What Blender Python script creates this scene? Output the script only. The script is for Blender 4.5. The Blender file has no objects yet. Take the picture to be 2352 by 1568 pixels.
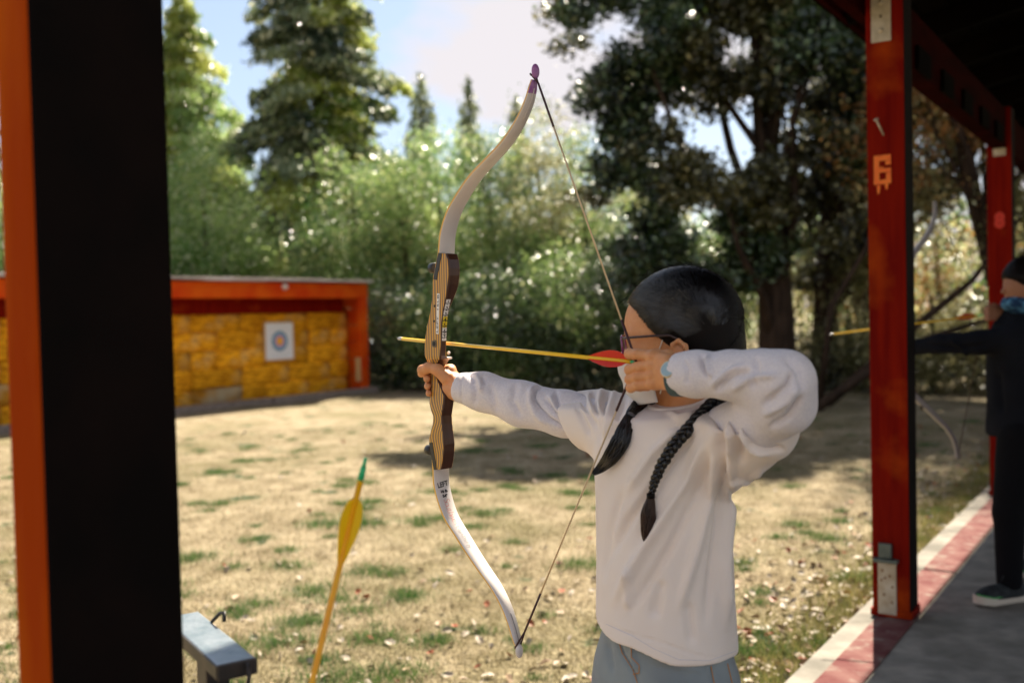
import bpy, bmesh, math, random
import numpy as np
from mathutils import Vector, Matrix

# ------------------------------------------------------------------ camera, sky, sun, exposure
scn = bpy.context.scene
COL = scn.collection
rad = math.radians
CAM_H = 1.30
FPX = 2287.0                      # 35 mm lens on a 36 mm wide sensor, in units of a 2352 px wide picture
pitch, roll = rad(1.6), rad(1.3)
_R0, _U0, CF = Vector((1, 0, 0)), Vector((0, math.sin(pitch), math.cos(pitch))), Vector((0, math.cos(pitch), -math.sin(pitch)))
CR = _R0 * math.cos(roll) - _U0 * math.sin(roll)
CU = _U0 * math.cos(roll) + _R0 * math.sin(roll)
CO = Vector((0, 0, CAM_H))
cam_data = bpy.data.cameras.new('camera')
cam = bpy.data.objects.new('camera', cam_data)
COL.objects.link(cam)
m = Matrix.Identity(4)
for i in range(3):
    m[i][0], m[i][1], m[i][2], m[i][3] = CR[i], CU[i], -CF[i], CO[i]
cam.matrix_world = m
cam_data.lens = 35
cam_data.sensor_width = 36
cam_data.clip_end = 3000
cam_data.dof.use_dof = True
cam_data.dof.focus_distance = 2.0
cam_data.dof.aperture_fstop = 2.7
scn.camera = cam

SUN_AZ, SUN_EL = rad(20), rad(46)           # azimuth measured from +Y towards +X
SUN_DIR = Vector((math.sin(SUN_AZ) * math.cos(SUN_EL), math.cos(SUN_AZ) * math.cos(SUN_EL), math.sin(SUN_EL)))
world = bpy.data.worlds.new('World')
scn.world = world
world.use_nodes = True
wn, wl = world.node_tree.nodes, world.node_tree.links
wn.clear()
w_out = wn.new('ShaderNodeOutputWorld')
w_bg = wn.new('ShaderNodeBackground')
w_bg.inputs['Strength'].default_value = 0.05
w_sky = wn.new('ShaderNodeTexSky')
w_sky.sky_type = 'NISHITA'
w_sky.sun_disc = False
w_sky.sun_elevation = SUN_EL
w_sky.sun_rotation = SUN_AZ
w_sky.air_density = 1.1
w_sky.dust_density = 0.6
w_tc = wn.new('ShaderNodeTexCoord')
w_map = wn.new('ShaderNodeMapping')
w_map.inputs['Scale'].default_value = (1.0, 1.0, 1.9)
w_map.inputs['Location'].default_value = (-2.096, 0.809, 0.736)
w_noise = wn.new('ShaderNodeTexNoise')
w_noise.inputs['Scale'].default_value = 2.3
w_noise.inputs['Detail'].default_value = 7
w_noise.inputs['Roughness'].default_value = 0.52
w_noise.inputs['Distortion'].default_value = 0.25
w_ramp = wn.new('ShaderNodeValToRGB')
w_ramp.color_ramp.elements[0].position = 0.485
w_ramp.color_ramp.elements[1].position = 0.56
w_mix = wn.new('ShaderNodeMixRGB')
w_mix.inputs['Color2'].default_value = (3.55, 3.38, 3.5, 1)
wl.new(w_tc.outputs['Generated'], w_map.inputs['Vector'])
wl.new(w_map.outputs['Vector'], w_noise.inputs['Vector'])
wl.new(w_noise.outputs['Fac'], w_ramp.inputs['Fac'])
wl.new(w_ramp.outputs['Color'], w_mix.inputs['Fac'])
w_mul = wn.new('ShaderNodeMixRGB'); w_mul.blend_type = 'MULTIPLY'; w_mul.inputs['Fac'].default_value = 1
w_mul.inputs['Color2'].default_value = (0.64, 0.61, 0.64, 1)
wl.new(w_sky.outputs['Color'], w_mul.inputs['Color1']); 
w_hz = wn.new('ShaderNodeMixRGB'); w_hz.inputs['Fac'].default_value = 0.42; w_hz.inputs['Color2'].default_value = (2.5, 3.05, 3.7, 1)
wl.new(w_mul.outputs['Color'], w_hz.inputs['Color1']); wl.new(w_hz.outputs['Color'], w_mix.inputs['Color1'])
wl.new(w_mix.outputs['Color'], w_bg.inputs['Color'])
wl.new(w_bg.outputs['Background'], w_out.inputs['Surface'])

sun_data = bpy.data.lights.new('sun', 'SUN')
sun_data.energy = 3.7
sun_data.angle = rad(0.55)
sun_data.color = (1.0, 0.90, 0.74)
sun = bpy.data.objects.new('sun', sun_data)
sun.rotation_euler = (-SUN_DIR).to_track_quat('-Z', 'Y').to_euler()
COL.objects.link(sun)

scn.view_settings.view_transform = 'Standard'
scn.view_settings.look = 'None'
scn.view_settings.gamma = 1.0
scn.view_settings.use_curve_mapping = False
scn.view_settings.exposure = 2.35
scn.render.engine = 'CYCLES'
scn.cycles.use_denoising = True
scn.cycles.max_bounces = 7
scn.cycles.diffuse_bounces = 4
scn.cycles.glossy_bounces = 3
scn.cycles.transmission_bounces = 4
scn.cycles.transparent_max_bounces = 6
scn.cycles.sample_clamp_indirect = 8
scn.cycles.caustics_reflective = False
scn.cycles.caustics_refractive = False

# ------------------------------------------------------------------ measuring helpers (a picture measurement -> a place)
def P(u, v, d):
    """point at distance d along the camera axis seen at measured position u, v"""
    return CO + CF * d + CR * ((u - 1176) / FPX * d) - CU * ((v - 784) / FPX * d)
def ray(u, v):
    return CF + CR * ((u - 1176) / FPX) - CU * ((v - 784) / FPX)
def G(u, v, z=0.0):
    r = ray(u, v)
    return CO + r * ((z - CAM_H) / r.z)
def on_plane(u, v, p0, n):
    r = ray(u, v)
    return CO + r * ((p0 - CO).dot(n) / r.dot(n))

def project(p):
    q = Vector(p) - CO
    d = q.dot(CF)
    return 1176 + FPX * q.dot(CR) / d, 784 - FPX * q.dot(CU) / d
rng = np.random.default_rng(7)
rnd = random.Random(11)

# ------------------------------------------------------------------ object helpers
WM = {}
def tag(o, label=None, cat=None, group=None, kind=None):
    if label: o['label'] = label
    if cat: o['category'] = cat
    if group: o['group'] = group
    if kind: o['kind'] = kind
    return o
def thing(name, loc, label, cat, group=None):
    o = bpy.data.objects.new(name, None)
    o.matrix_world = Matrix.Translation(Vector(loc))
    o.empty_display_size = 0.1
    WM[o.name] = Matrix.Translation(Vector(loc))
    COL.objects.link(o)
    return tag(o, label, cat, group)
def mesh_np(verts, faces, smooth=False):
    """faces: array (n,3) or (n,4)"""
    verts = np.asarray(verts, dtype=np.float32)
    faces = np.asarray(faces, dtype=np.int32)
    me = bpy.data.meshes.new('mesh')
    k = faces.shape[1]
    me.vertices.add(len(verts)); me.vertices.foreach_set('co', verts.ravel())
    me.loops.add(faces.size); me.loops.foreach_set('vertex_index', faces.ravel())
    me.polygons.add(len(faces))
    me.polygons.foreach_set('loop_start', np.arange(0, faces.size, k, dtype=np.int32))
    me.polygons.foreach_set('loop_total', np.full(len(faces), k, dtype=np.int32))
    me.polygons.foreach_set('use_smooth', np.full(len(faces), smooth))
    me.update(calc_edges=True)
    return me
def obj(name, me, mats, parent=None, mw=None):
    """link a mesh (bmesh or mesh) as one object; mesh coordinates are world coordinates unless mw is given"""
    if isinstance(me, bmesh.types.BMesh):
        bm, me = me, bpy.data.meshes.new(name)
        bm.normal_update(); bm.to_mesh(me); bm.free()
    me.name = name
    if not isinstance(mats, (list, tuple)): mats = [mats]
    if len(me.materials) == 0:
        for x in mats: me.materials.append(x)
    o = bpy.data.objects.new(name, me)
    COL.objects.link(o)
    if mw is not None: o.matrix_world = mw
    WM[o.name] = mw.copy() if mw is not None else Matrix.Identity(4)
    if parent is not None:
        o.parent = parent
        o.matrix_parent_inverse = WM[parent.name].inverted()
        o.matrix_basis = WM[o.name]
    return o
def frame(o, x, y, z):
    mm = Matrix.Identity(4)
    for i in range(3):
        mm[i][0], mm[i][1], mm[i][2], mm[i][3] = x[i], y[i], z[i], o[i]
    return mm
def box(bm, c, s, mat=None, fr=None, mi=0, bev=0.0):
    """box with centre c and full sizes s in frame fr"""
    ret = bmesh.ops.create_cube(bm, size=1.0)
    vs = ret['verts']
    for v in vs:
        v.co = Vector((v.co.x * s[0] + c[0], v.co.y * s[1] + c[1], v.co.z * s[2] + c[2]))
    fs = list({f for v in vs for f in v.link_faces})
    if bev > 0:
        es = list({e for v in vs for e in v.link_edges})
        r = bmesh.ops.bevel(bm, geom=es, offset=bev, segments=2, affect='EDGES', profile=0.6)
        vs = list({v for f in r['faces'] for v in f.verts} | {v for v in vs if v.is_valid})
        fs = list({f for v in vs for f in v.link_faces})
    for f in fs: f.material_index = mi
    if fr is not None:
        for v in vs: v.co = fr @ v.co
    return vs
def newbox(c, s, fr=None, bev=0.0, mi=0):
    bm = bmesh.new(); box(bm, c, s, fr=fr, bev=bev, mi=mi); return bm
def ortho(d):
    d = d.normalized()
    a = Vector((0, 0, 1)) if abs(d.z) < 0.9 else Vector((1, 0, 0))
    x = d.cross(a).normalized()
    return x, d.cross(x).normalized()
def tube(bm, pts, radii, seg=8, cap=True, mi=0, smooth=True):
    pts = [Vector(p) for p in pts]
    if not isinstance(radii, (list, tuple, np.ndarray)): radii = [radii] * len(pts)
    rings = []
    x = None
    for i, p in enumerate(pts):
        d = (pts[min(i + 1, len(pts) - 1)] - pts[max(i - 1, 0)])
        if d.length < 1e-9: d = Vector((0, 0, 1))
        d.normalize()
        if x is None: x, _ = ortho(d)
        x = (x - d * x.dot(d)).normalized()
        y = d.cross(x)
        rings.append([bm.verts.new(p + (x * math.cos(2 * math.pi * k / seg) + y * math.sin(2 * math.pi * k / seg)) * radii[i]) for k in range(seg)])
    for a, b in zip(rings, rings[1:]):
        for k in range(seg):
            f = bm.faces.new((a[k], a[(k + 1) % seg], b[(k + 1) % seg], b[k])); f.smooth = smooth; f.material_index = mi
    if cap:
        f = bm.faces.new(rings[0][::-1]); f.material_index = mi
        f = bm.faces.new(rings[-1]); f.material_index = mi
def newtube(pts, radii, seg=8, **k):
    bm = bmesh.new(); tube(bm, pts, radii, seg, **k); return bm
def prism(bm, poly, z0, z1, fr=None, mi=0):
    """extrude a polygon of (x, y) from z0 to z1"""
    a = [bm.verts.new((p[0], p[1], z0)) for p in poly]
    b = [bm.verts.new((p[0], p[1], z1)) for p in poly]
    n = len(poly)
    fs = [bm.faces.new(a[::-1]), bm.faces.new(b)]
    for k in range(n): fs.append(bm.faces.new((a[k], a[(k + 1) % n], b[(k + 1) % n], b[k])))
    for f in fs: f.material_index = mi
    if fr is not None:
        for v in a + b: v.co = fr @ v.co
def text_mesh(s, size, extrude=0.0, bold=0.0):
    cu = bpy.data.curves.new('t', 'FONT')
    cu.body = s; cu.size = size; cu.extrude = extrude; cu.align_x = 'CENTER'; cu.align_y = 'CENTER'; cu.offset = bold
    cu.resolution_u = 3
    o = bpy.data.objects.new('t', cu); COL.objects.link(o)
    dg = bpy.context.evaluated_depsgraph_get(); dg.update()
    me = bpy.data.meshes.new_from_object(o.evaluated_get(dg))
    bpy.data.objects.remove(o); bpy.data.curves.remove(cu)
    return me

# ------------------------------------------------------------------ materials
def mat(name, col, rough=0.7, spec=0.4, col2=None, scale=6.0, detail=5.0, stretch=(1, 1, 1), bump=0.0, bscale=None, contrast=(0.35, 0.65), metal=0.0,
        sheen=0.0, coat=0.0, coords='Object', trans=0.0, col3=None, scale3=1.2, c3=(0.5, 0.7), sss=0.0, sss_r=(1, .3, .15)):
    mt = bpy.data.materials.new(name); mt.use_nodes = True
    nt = mt.node_tree; n, l = nt.nodes, nt.links
    b = n['Principled BSDF']
    b.inputs['Base Color'].default_value = (*col, 1)
    b.inputs['Roughness'].default_value = rough
    b.inputs['Specular IOR Level'].default_value = spec
    b.inputs['Metallic'].default_value = metal
    if sheen: b.inputs['Sheen Weight'].default_value = sheen
    if coat: b.inputs['Coat Weight'].default_value = coat
    if sss:
        b.inputs['Subsurface Weight'].default_value = sss
        b.inputs['Subsurface Radius'].default_value = sss_r
        b.inputs['Subsurface Scale'].default_value = 0.008
    tc = n.new('ShaderNodeTexCoord'); mp = n.new('ShaderNodeMapping')
    mp.inputs['Scale'].default_value = stretch
    l.new(tc.outputs[coords], mp.inputs['Vector'])
    if col2 is not None:
        nz = n.new('ShaderNodeTexNoise'); nz.inputs['Scale'].default_value = scale; nz.inputs['Detail'].default_value = detail
        rp = n.new('ShaderNodeValToRGB'); rp.color_ramp.elements[0].position = contrast[0]; rp.color_ramp.elements[1].position = contrast[1]
        rp.color_ramp.elements[0].color = (*col, 1); rp.color_ramp.elements[1].color = (*col2, 1)
        l.new(mp.outputs['Vector'], nz.inputs['Vector']); l.new(nz.outputs['Fac'], rp.inputs['Fac'])
        outc = rp.outputs['Color']
        if col3 is not None:
            nz3 = n.new('ShaderNodeTexNoise'); nz3.inputs['Scale'].default_value = scale3; nz3.inputs['Detail'].default_value = 6
            r3 = n.new('ShaderNodeValToRGB'); r3.color_ramp.elements[0].position = c3[0]; r3.color_ramp.elements[1].position = c3[1]
            mx = n.new('ShaderNodeMixRGB'); mx.inputs['Color2'].default_value = (*col3, 1)
            l.new(tc.outputs[coords], nz3.inputs['Vector']); l.new(nz3.outputs['Fac'], r3.inputs['Fac'])
            l.new(r3.outputs['Color'], mx.inputs['Fac']); l.new(outc, mx.inputs['Color1']); outc = mx.outputs['Color']
        l.new(outc, b.inputs['Base Color'])
    if bump:
        nb = n.new('ShaderNodeTexNoise'); nb.inputs['Scale'].default_value = bscale or scale * 3; nb.inputs['Detail'].default_value = 5
        bp = n.new('ShaderNodeBump'); bp.inputs['Strength'].default_value = bump; bp.inputs['Distance'].default_value = 0.01
        l.new(mp.outputs['Vector'], nb.inputs['Vector']); l.new(nb.outputs['Fac'], bp.inputs['Height']); l.new(bp.outputs['Normal'], b.inputs['Normal'])
    if trans:
        tr = n.new('ShaderNodeBsdfTranslucent'); ms = n.new('ShaderNodeMixShader'); ms.inputs['Fac'].default_value = trans
        if col2 is not None: l.new(outc, tr.inputs['Color'])
        else: tr.inputs['Color'].default_value = (*col, 1)
        l.new(b.outputs[0], ms.inputs[1]); l.new(tr.outputs[0], ms.inputs[2]); l.new(ms.outputs[0], n['Material Output'].inputs['Surface'])
    return mt

def leaf_mat(name, c1, c2, rough=0.38, trans=0.35, spec=0.6):
    """leaves: colour differs from leaf to leaf, some light shines through"""
    mt = bpy.data.materials.new(name); mt.use_nodes = True
    nt = mt.node_tree; n, l = nt.nodes, nt.links
    b = n['Principled BSDF']; b.inputs['Roughness'].default_value = rough; b.inputs['Specular IOR Level'].default_value = spec
    at = n.new('ShaderNodeAttribute'); at.attribute_name = 'tint'
    rp = n.new('ShaderNodeValToRGB')
    rp.color_ramp.elements[0].color = (*c1, 1); rp.color_ramp.elements[1].color = (*c2, 1)
    rp.color_ramp.elements[1].position = 0.86
    e_ = rp.color_ramp.elements.new(0.955); e_.color = (*[min(0.7, x * 1.9 + 0.10) for x in c2], 1)  # top stop: sunlit glints painted in as very pale leaves
    l.new(at.outputs['Fac'], rp.inputs['Fac'])
    l.new(rp.outputs['Color'], b.inputs['Base Color'])
    tr = n.new('ShaderNodeBsdfTranslucent'); ms = n.new('ShaderNodeMixShader'); ms.inputs['Fac'].default_value = trans
    g = n.new('ShaderNodeGamma'); g.inputs['Gamma'].default_value = 0.8
    l.new(rp.outputs['Color'], g.inputs['Color']); l.new(g.outputs['Color'], tr.inputs['Color'])
    l.new(b.outputs[0], ms.inputs[1]); l.new(tr.outputs[0], ms.inputs[2]); l.new(ms.outputs[0], n['Material Output'].inputs['Surface'])
    return mt

M = {}
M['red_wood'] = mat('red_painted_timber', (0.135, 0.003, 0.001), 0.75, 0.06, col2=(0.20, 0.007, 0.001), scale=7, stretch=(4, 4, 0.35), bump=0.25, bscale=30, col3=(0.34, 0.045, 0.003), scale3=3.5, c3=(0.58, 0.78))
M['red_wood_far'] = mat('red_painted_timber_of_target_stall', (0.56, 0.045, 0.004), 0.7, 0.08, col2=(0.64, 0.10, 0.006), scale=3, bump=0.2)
M['orange_wood'] = mat('orange_red_painted_timber', (0.30, 0.036, 0.001), 0.85, 0.04, col2=(0.40, 0.075, 0.0015), scale=4, stretch=(3, 3, 0.6), bump=0.2, bscale=30)
M['shade_side'] = mat('shade_painted_inner_side', (0.004, 0.0025, 0.002), 0.85, 0.1, col2=(0.008, 0.004, 0.003), scale=8)  # shade on the shelter side of the posts, put into the colour
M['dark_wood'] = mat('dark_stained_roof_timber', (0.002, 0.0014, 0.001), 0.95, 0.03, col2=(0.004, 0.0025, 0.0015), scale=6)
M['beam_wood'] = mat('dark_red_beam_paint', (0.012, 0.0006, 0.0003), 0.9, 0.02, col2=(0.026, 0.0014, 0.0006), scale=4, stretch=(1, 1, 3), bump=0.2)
M['galv'] = mat('galvanised_steel', (0.42, 0.36, 0.26), 0.5, 0.5, col2=(0.55, 0.48, 0.36), scale=25, metal=0.5, bump=0.1)
M['galv_pale'] = mat('pale_weathered_steel', (0.50, 0.44, 0.34), 0.6, 0.4, col2=(0.38, 0.30, 0.2), scale=20, metal=0.2, bump=0.1)
M['hole'] = mat('dark_hole', (0.02, 0.015, 0.01), 0.9, 0.1)
M['rust'] = mat('rusty_screw_heads', (0.20, 0.10, 0.04), 0.8, 0.2)
M['green_metal'] = mat('grey_green_steel_bracket', (0.07, 0.09, 0.08), 0.5, 0.5, col2=(0.12, 0.14, 0.12), scale=20, metal=0.4)
M['orange_paint'] = mat('orange_stencil_paint', (0.85, 0.20, 0.02), 0.5, 0.3, col2=(0.80, 0.14, 0.015), scale=30)
M['red_paint'] = mat('bright_red_stencil_paint', (0.55, 0.03, 0.012), 0.5, 0.3)
M['concrete'] = mat('slab_concrete', (0.18, 0.165, 0.14), 0.9, 0.10, col2=(0.27, 0.245, 0.205), scale=9, bump=0.35, bscale=60, col3=(0.13, 0.12, 0.10), scale3=2.6, c3=(0.50, 0.66))
M['stripe'] = mat('faded_red_line_paint', (0.11, 0.034, 0.033), 0.9, 0.08, col2=(0.165, 0.08, 0.07), scale=9, bump=0.2, bscale=60, col3=(0.20, 0.15, 0.125), scale3=14, c3=(0.52, 0.68))
M['bark'] = mat('dark_brown_bark', (0.022, 0.014, 0.009), 0.9, 0.15, col2=(0.055, 0.034, 0.022), scale=5, stretch=(3, 3, 0.6), bump=0.8, bscale=12)
M['bark_grey'] = mat('grey_bark', (0.10, 0.085, 0.07), 0.9, 0.2, col2=(0.2, 0.17, 0.14), scale=5, stretch=(3, 3, 0.6), bump=0.7, bscale=12)
M['straw'] = mat('golden_straw', (0.80, 0.37, 0.016), 0.9, 0.05, col2=(0.46, 0.17, 0.007), scale=9, stretch=(0.8, 2.0, 3), contrast=(0.42, 0.60), bump=1.0, bscale=30, col3=(0.60, 0.40, 0.16), scale3=2.2, c3=(0.55, 0.8))
M['straw2'] = mat('weathered_straw', (0.60, 0.28, 0.03), 0.9, 0.05, col2=(0.34, 0.14, 0.015), scale=14, stretch=(0.5, 2.5, 4), bump=0.9, bscale=40, col3=(0.50, 0.38, 0.22), scale3=2.5, c3=(0.42, 0.62))
for _m in ('straw', 'straw2'):     # every bale has its own tone
    _nt = M[_m].node_tree; _b = _nt.nodes['Principled BSDF']; _src = _b.inputs['Base Color'].links[0].from_socket
    _oi = _nt.nodes.new('ShaderNodeObjectInfo'); _mr = _nt.nodes.new('ShaderNodeMapRange'); _mr.inputs['To Min'].default_value = 0.85; _mr.inputs['To Max'].default_value = 1.3
    _hs = _nt.nodes.new('ShaderNodeHueSaturation')
    _nt.links.new(_oi.outputs['Random'], _mr.inputs['Value']); _nt.links.new(_mr.outputs['Result'], _hs.inputs['Value']); _nt.links.new(_src, _hs.inputs['Color']); _nt.links.new(_hs.outputs['Color'], _b.inputs['Base Color'])
M['sleeper'] = mat('weathered_grey_timber', (0.27, 0.22, 0.18), 0.9, 0.2, col2=(0.17, 0.13, 0.11), scale=6, stretch=(1, 3, 6), bump=0.5)
M['roof_edge'] = mat('pale_metal_roof_sheet', (0.62, 0.55, 0.55), 0.5, 0.5, col2=(0.45, 0.38, 0.36), scale=3)
M['tan_board'] = mat('bare_plywood_patch', (0.58, 0.34, 0.14), 0.8, 0.2)
M['white_paper'] = mat('white_target_paper', (0.80, 0.80, 0.84), 0.8, 0.2)
# ------------------------------------------------------------------ lawn
LAWN_Z = -0.06
ROW_AZ = rad(34)
U = Vector((math.sin(ROW_AZ), math.cos(ROW_AZ), 0))      # along the row of posts
N = Vector((-U.y, U.x, 0))                               # out to the lawn
Z = Vector((0, 0, 1))
E0 = Vector((1.407, 4.16, 0))
RF = frame(E0, U, N, Z)                                  # slab edge frame: x along, y out to the lawn
RFI = RF.inverted()

def lawn_h(x, y):
    h = 0.018 * np.sin(x * 1.3 + 0.5 * y) * np.sin(y * 0.9 + 1.0) + 0.012 * np.sin(x * 3.1 + 1.7) * np.sin(y * 2.7 - x)
    q = (x - E0.x) * N.x + (y - E0.y) * N.y
    w = np.clip(q / 1.5, 0, 1)
    return LAWN_Z + h * w - 0.05 * (q < -0.3)
xs = np.unique(np.concatenate([-np.geomspace(25, 900, 16), np.linspace(-25, 25, 210), np.geomspace(25, 900, 16)]))
ys = np.unique(np.concatenate([[-900, -300, -100, -40, -15, -6], np.linspace(-3, 40, 180), np.geomspace(40, 1500, 16)]))
gx, gy = np.meshgrid(xs, ys, indexing='ij')
gz = lawn_h(gx, gy)
nx, ny = gx.shape
idx = np.arange(nx * ny).reshape(nx, ny)
quads = np.stack([idx[:-1, :-1], idx[1:, :-1], idx[1:, 1:], idx[:-1, 1:]], -1).reshape(-1, 4)

def lawn_colour_nodes(nt, dry1, dry2, green, olive):
    n, l = nt.nodes, nt.links
    tc = n.new('ShaderNodeTexCoord')
    def noise(sc, det, lo, hi, c0, c1, off=0.0):
        mp = n.new('ShaderNodeMapping'); mp.inputs['Location'].default_value = (off, off * 0.7, 0)
        z = n.new('ShaderNodeTexNoise'); z.inputs['Scale'].default_value = sc; z.inputs['Detail'].default_value = det; z.inputs['Roughness'].default_value = 0.62
        r = n.new('ShaderNodeValToRGB'); r.color_ramp.elements[0].position = lo; r.color_ramp.elements[1].position = hi
        r.color_ramp.elements[0].color = c0; r.color_ramp.elements[1].color = c1
        l.new(tc.outputs['Object'], mp.inputs['Vector']); l.new(mp.outputs['Vector'], z.inputs['Vector']); l.new(z.outputs['Fac'], r.inputs['Fac'])
        return r.outputs['Color']
    base = noise(5, 9, 0.36, 0.62, (*dry1, 1), (*dry2, 1))
    f1 = noise(2.3, 9, 0.61, 0.66, (0, 0, 0, 1), (1, 1, 1, 1), 13.1)
    f2 = noise(0.7, 5, 0.46, 0.64, (0, 0, 0, 1), (0.7, 0.7, 0.7, 1), 3.7)
    m2 = n.new('ShaderNodeMixRGB'); m2.inputs['Color2'].default_value = (*olive, 1)
    l.new(f2, m2.inputs['Fac']); l.new(base, m2.inputs['Color1'])
    m1 = n.new('ShaderNodeMixRGB'); m1.inputs['Color2'].default_value = (*green, 1)
    l.new(f1, m1.inputs['Fac']); l.new(m2.outputs['Color'], m1.inputs['Color1'])
    return m1.outputs['Color'], tc
mt = bpy.data.materials.new('dry_lawn_ground'); mt.use_nodes = True
nt = mt.node_tree; b = nt.nodes['Principled BSDF']; b.inputs['Roughness'].default_value = 0.95; b.inputs['Specular IOR Level'].default_value = 0.15
c, tc = lawn_colour_nodes(nt, (0.155, 0.12, 0.067), (0.28, 0.228, 0.145), (0.026, 0.052, 0.018), (0.115, 0.10, 0.042))
nt.links.new(c, b.inputs['Base Color'])
nz = nt.nodes.new('ShaderNodeTexNoise'); nz.inputs['Scale'].default_value = 35; nz.inputs['Detail'].default_value = 6
bp = nt.nodes.new('ShaderNodeBump'); bp.inputs['Strength'].default_value = 0.9; bp.inputs['Distance'].default_value = 0.03
nt.links.new(tc.outputs['Object'], nz.inputs['Vector']); nt.links.new(nz.outputs['Fac'], bp.inputs['Height']); nt.links.new(bp.outputs['Normal'], b.inputs['Normal'])
M['lawn'] = mt
lawn = obj('lawn', mesh_np(np.stack([gx, gy, gz], -1).reshape(-1, 3), quads, True), mt)
tag(lawn, 'dry tan lawn with green patches in front of the target shelter', kind='structure')

# ------------------------------------------------------------------ concrete slab with the red shooting line
slab = obj('pavement', newbox((2.0, -2.55, -0.13), (22, 5.06, 0.2), RF), M['hole'])
tag(slab, 'grey concrete shooting pavement under the timber shelter', kind='structure')
xj = [-9.0, -6.0, -3.0, 0.9, 3.6, 6.7, 9.8, 13.0]
for k, (x0, x1) in enumerate(zip(xj, xj[1:])):
    for (y0, y1) in ((0, -2.5), (-2.5, -5.1)):
        bm = newbox(((x0 + x1) / 2, (y0 + y1) / 2, -0.05), (x1 - x0 - 0.012, abs(y1 - y0) - 0.012, 0.1), RF, bev=0.006)
        obj('slab_panel', bm, M['concrete'], slab)
for x0, x1 in zip(xj, xj[1:]):
    obj('painted_line', newbox(((x0 + x1) / 2, -0.17, 0.003), (x1 - x0 - 0.03, 0.145, 0.004), RF), M['stripe'], slab)

# ------------------------------------------------------------------ shelter: posts, beams, roof
def post_thing(label, xc, yc, wx, wy, h, material):
    base = RF @ Vector((xc, yc, 0))
    t = thing('timber_post', base, label, 'post', 'timber posts of the shooting shelter')
    if xc > 1 and yc > -1: h = 2.575
    bm = newbox((xc, yc, h / 2 + 0.012), (wx, wy, h), RF, bev=0.006)
    bm.normal_update()
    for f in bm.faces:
        if f.normal.dot(N) < -0.75: f.material_index = 1  # shelter-side face takes the painted shade
    obj('post_shaft', bm, [material, M['shade_side']], t)
    return t
PW = 0.150
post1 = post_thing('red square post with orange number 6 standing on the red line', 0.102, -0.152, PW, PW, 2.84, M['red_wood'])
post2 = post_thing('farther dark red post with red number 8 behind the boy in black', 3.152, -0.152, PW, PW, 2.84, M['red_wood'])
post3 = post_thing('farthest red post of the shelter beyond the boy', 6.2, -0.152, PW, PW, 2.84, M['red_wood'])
# wide near post at the left edge: sides measured by where they are seen
C0 = P(86, 700, 1.05)
def solve(direction, target_u):
    lo, hi = 0.0, 0.6
    s0 = project(C0)[0]
    for _ in range(40):
        mid = (lo + hi) / 2
        uu = project(C0 + direction * mid)[0]
        if (uu - target_u) * (1 if target_u > s0 else -1) > 0: hi = mid
        else: lo = mid
    return lo
tu, tn = solve(U, 399), solve(N, 9)
cl = RFI @ C0
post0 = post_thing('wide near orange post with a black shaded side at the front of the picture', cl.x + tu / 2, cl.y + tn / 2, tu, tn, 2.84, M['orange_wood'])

def strap(parent, xf, yc, z0, z1, w):
    """steel strap on the near side of a post: plate, two bolt heads and a hole"""
    pl = obj('strap_plate', newbox((xf - 0.003, yc, (z0 + z1) / 2), (0.006, w, z1 - z0), RF, bev=0.0015), M['galv'], parent)
    for zc in (z1 - 0.3 * (z1 - z0) + 0.0, z0 + 0.2 * (z1 - z0)):
        bm = bmesh.new(); r = bmesh.ops.create_uvsphere(bm, u_segments=12, v_segments=8, radius=0.011)
        for v in r['verts']: v.co = RF @ Vector((xf - 0.007 + v.co.x * 0.7, yc + v.co.y, zc + v.co.z))
        for f in bm.faces: f.smooth = True
        obj('bolt_head', bm, M['galv'], pl)
    obj('hole', newtube([RF @ Vector((xf - 0.0064, yc, (z0 + z1) / 2 - 0.01)), RF @ Vector((xf - 0.0070, yc, (z0 + z1) / 2 - 0.01))], 0.006, 10), M['hole'], pl)
strap(post1, 0.102 - PW / 2, -0.140, 2.375, 2.60, 0.078)
strap(post2, 3.152 - PW / 2, -0.155, 2.27, 2.47, 0.075)
# nail
nf = RF
npt = [RF @ Vector((0.102 - PW / 2 + 0.01, -0.148, 1.985)), RF @ Vector((0.102 - PW / 2 - 0.035, -0.125, 2.055))]
bm = newtube(npt, 0.0042, 8); tube(bm, [npt[1], npt[1] + (npt[1] - npt[0]).normalized() * 0.004], 0.010, 10)
obj('nail', bm, M['galv'], post1)
def text_obj(name, s, size, fr, material, parent, ext=0.0004, bold=0.0, sx=1.0, sy=1.0):
    me = text_mesh(s, size, ext, bold)
    for v in me.vertices: v.co.x *= sx; v.co.y *= sy
    return obj(name, me, material, parent, mw=fr)
# stencilled numbers on the near faces (text x runs to the viewer's right)
def face_frame(xf, yc, zc, off=0.0015):
    return frame(RF @ Vector((xf - off, yc, zc)), -N, Z, -U)
bm = bmesh.new(); ff_ = face_frame(0.102 - PW / 2, -0.138, 1.855)
for (x0_, x1_, y0_, y1_) in ((-0.034, -0.012, -0.060, 0.060), (-0.0121, 0.034, 0.036, 0.0605), (0.0125, 0.0338, 0.018, 0.0362), (-0.0122, 0.034, -0.012, 0.0060), (0.014, 0.0342, -0.058, -0.0118), (-0.0123, 0.0142, -0.0598, -0.040), (-0.0124, 0.0050, 0.0058, 0.012)):
    prism(bm, [(x0_, y0_), (x1_ + 0.0005, y0_ + 0.0012), (x1_, y1_), (x0_ + 0.0008, y1_ - 0.001)], 0, 0.0008 + 0.00003 * abs(x0_ * 100), ff_)
obj('painted_number', bm, M['orange_paint'], post1)
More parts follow.
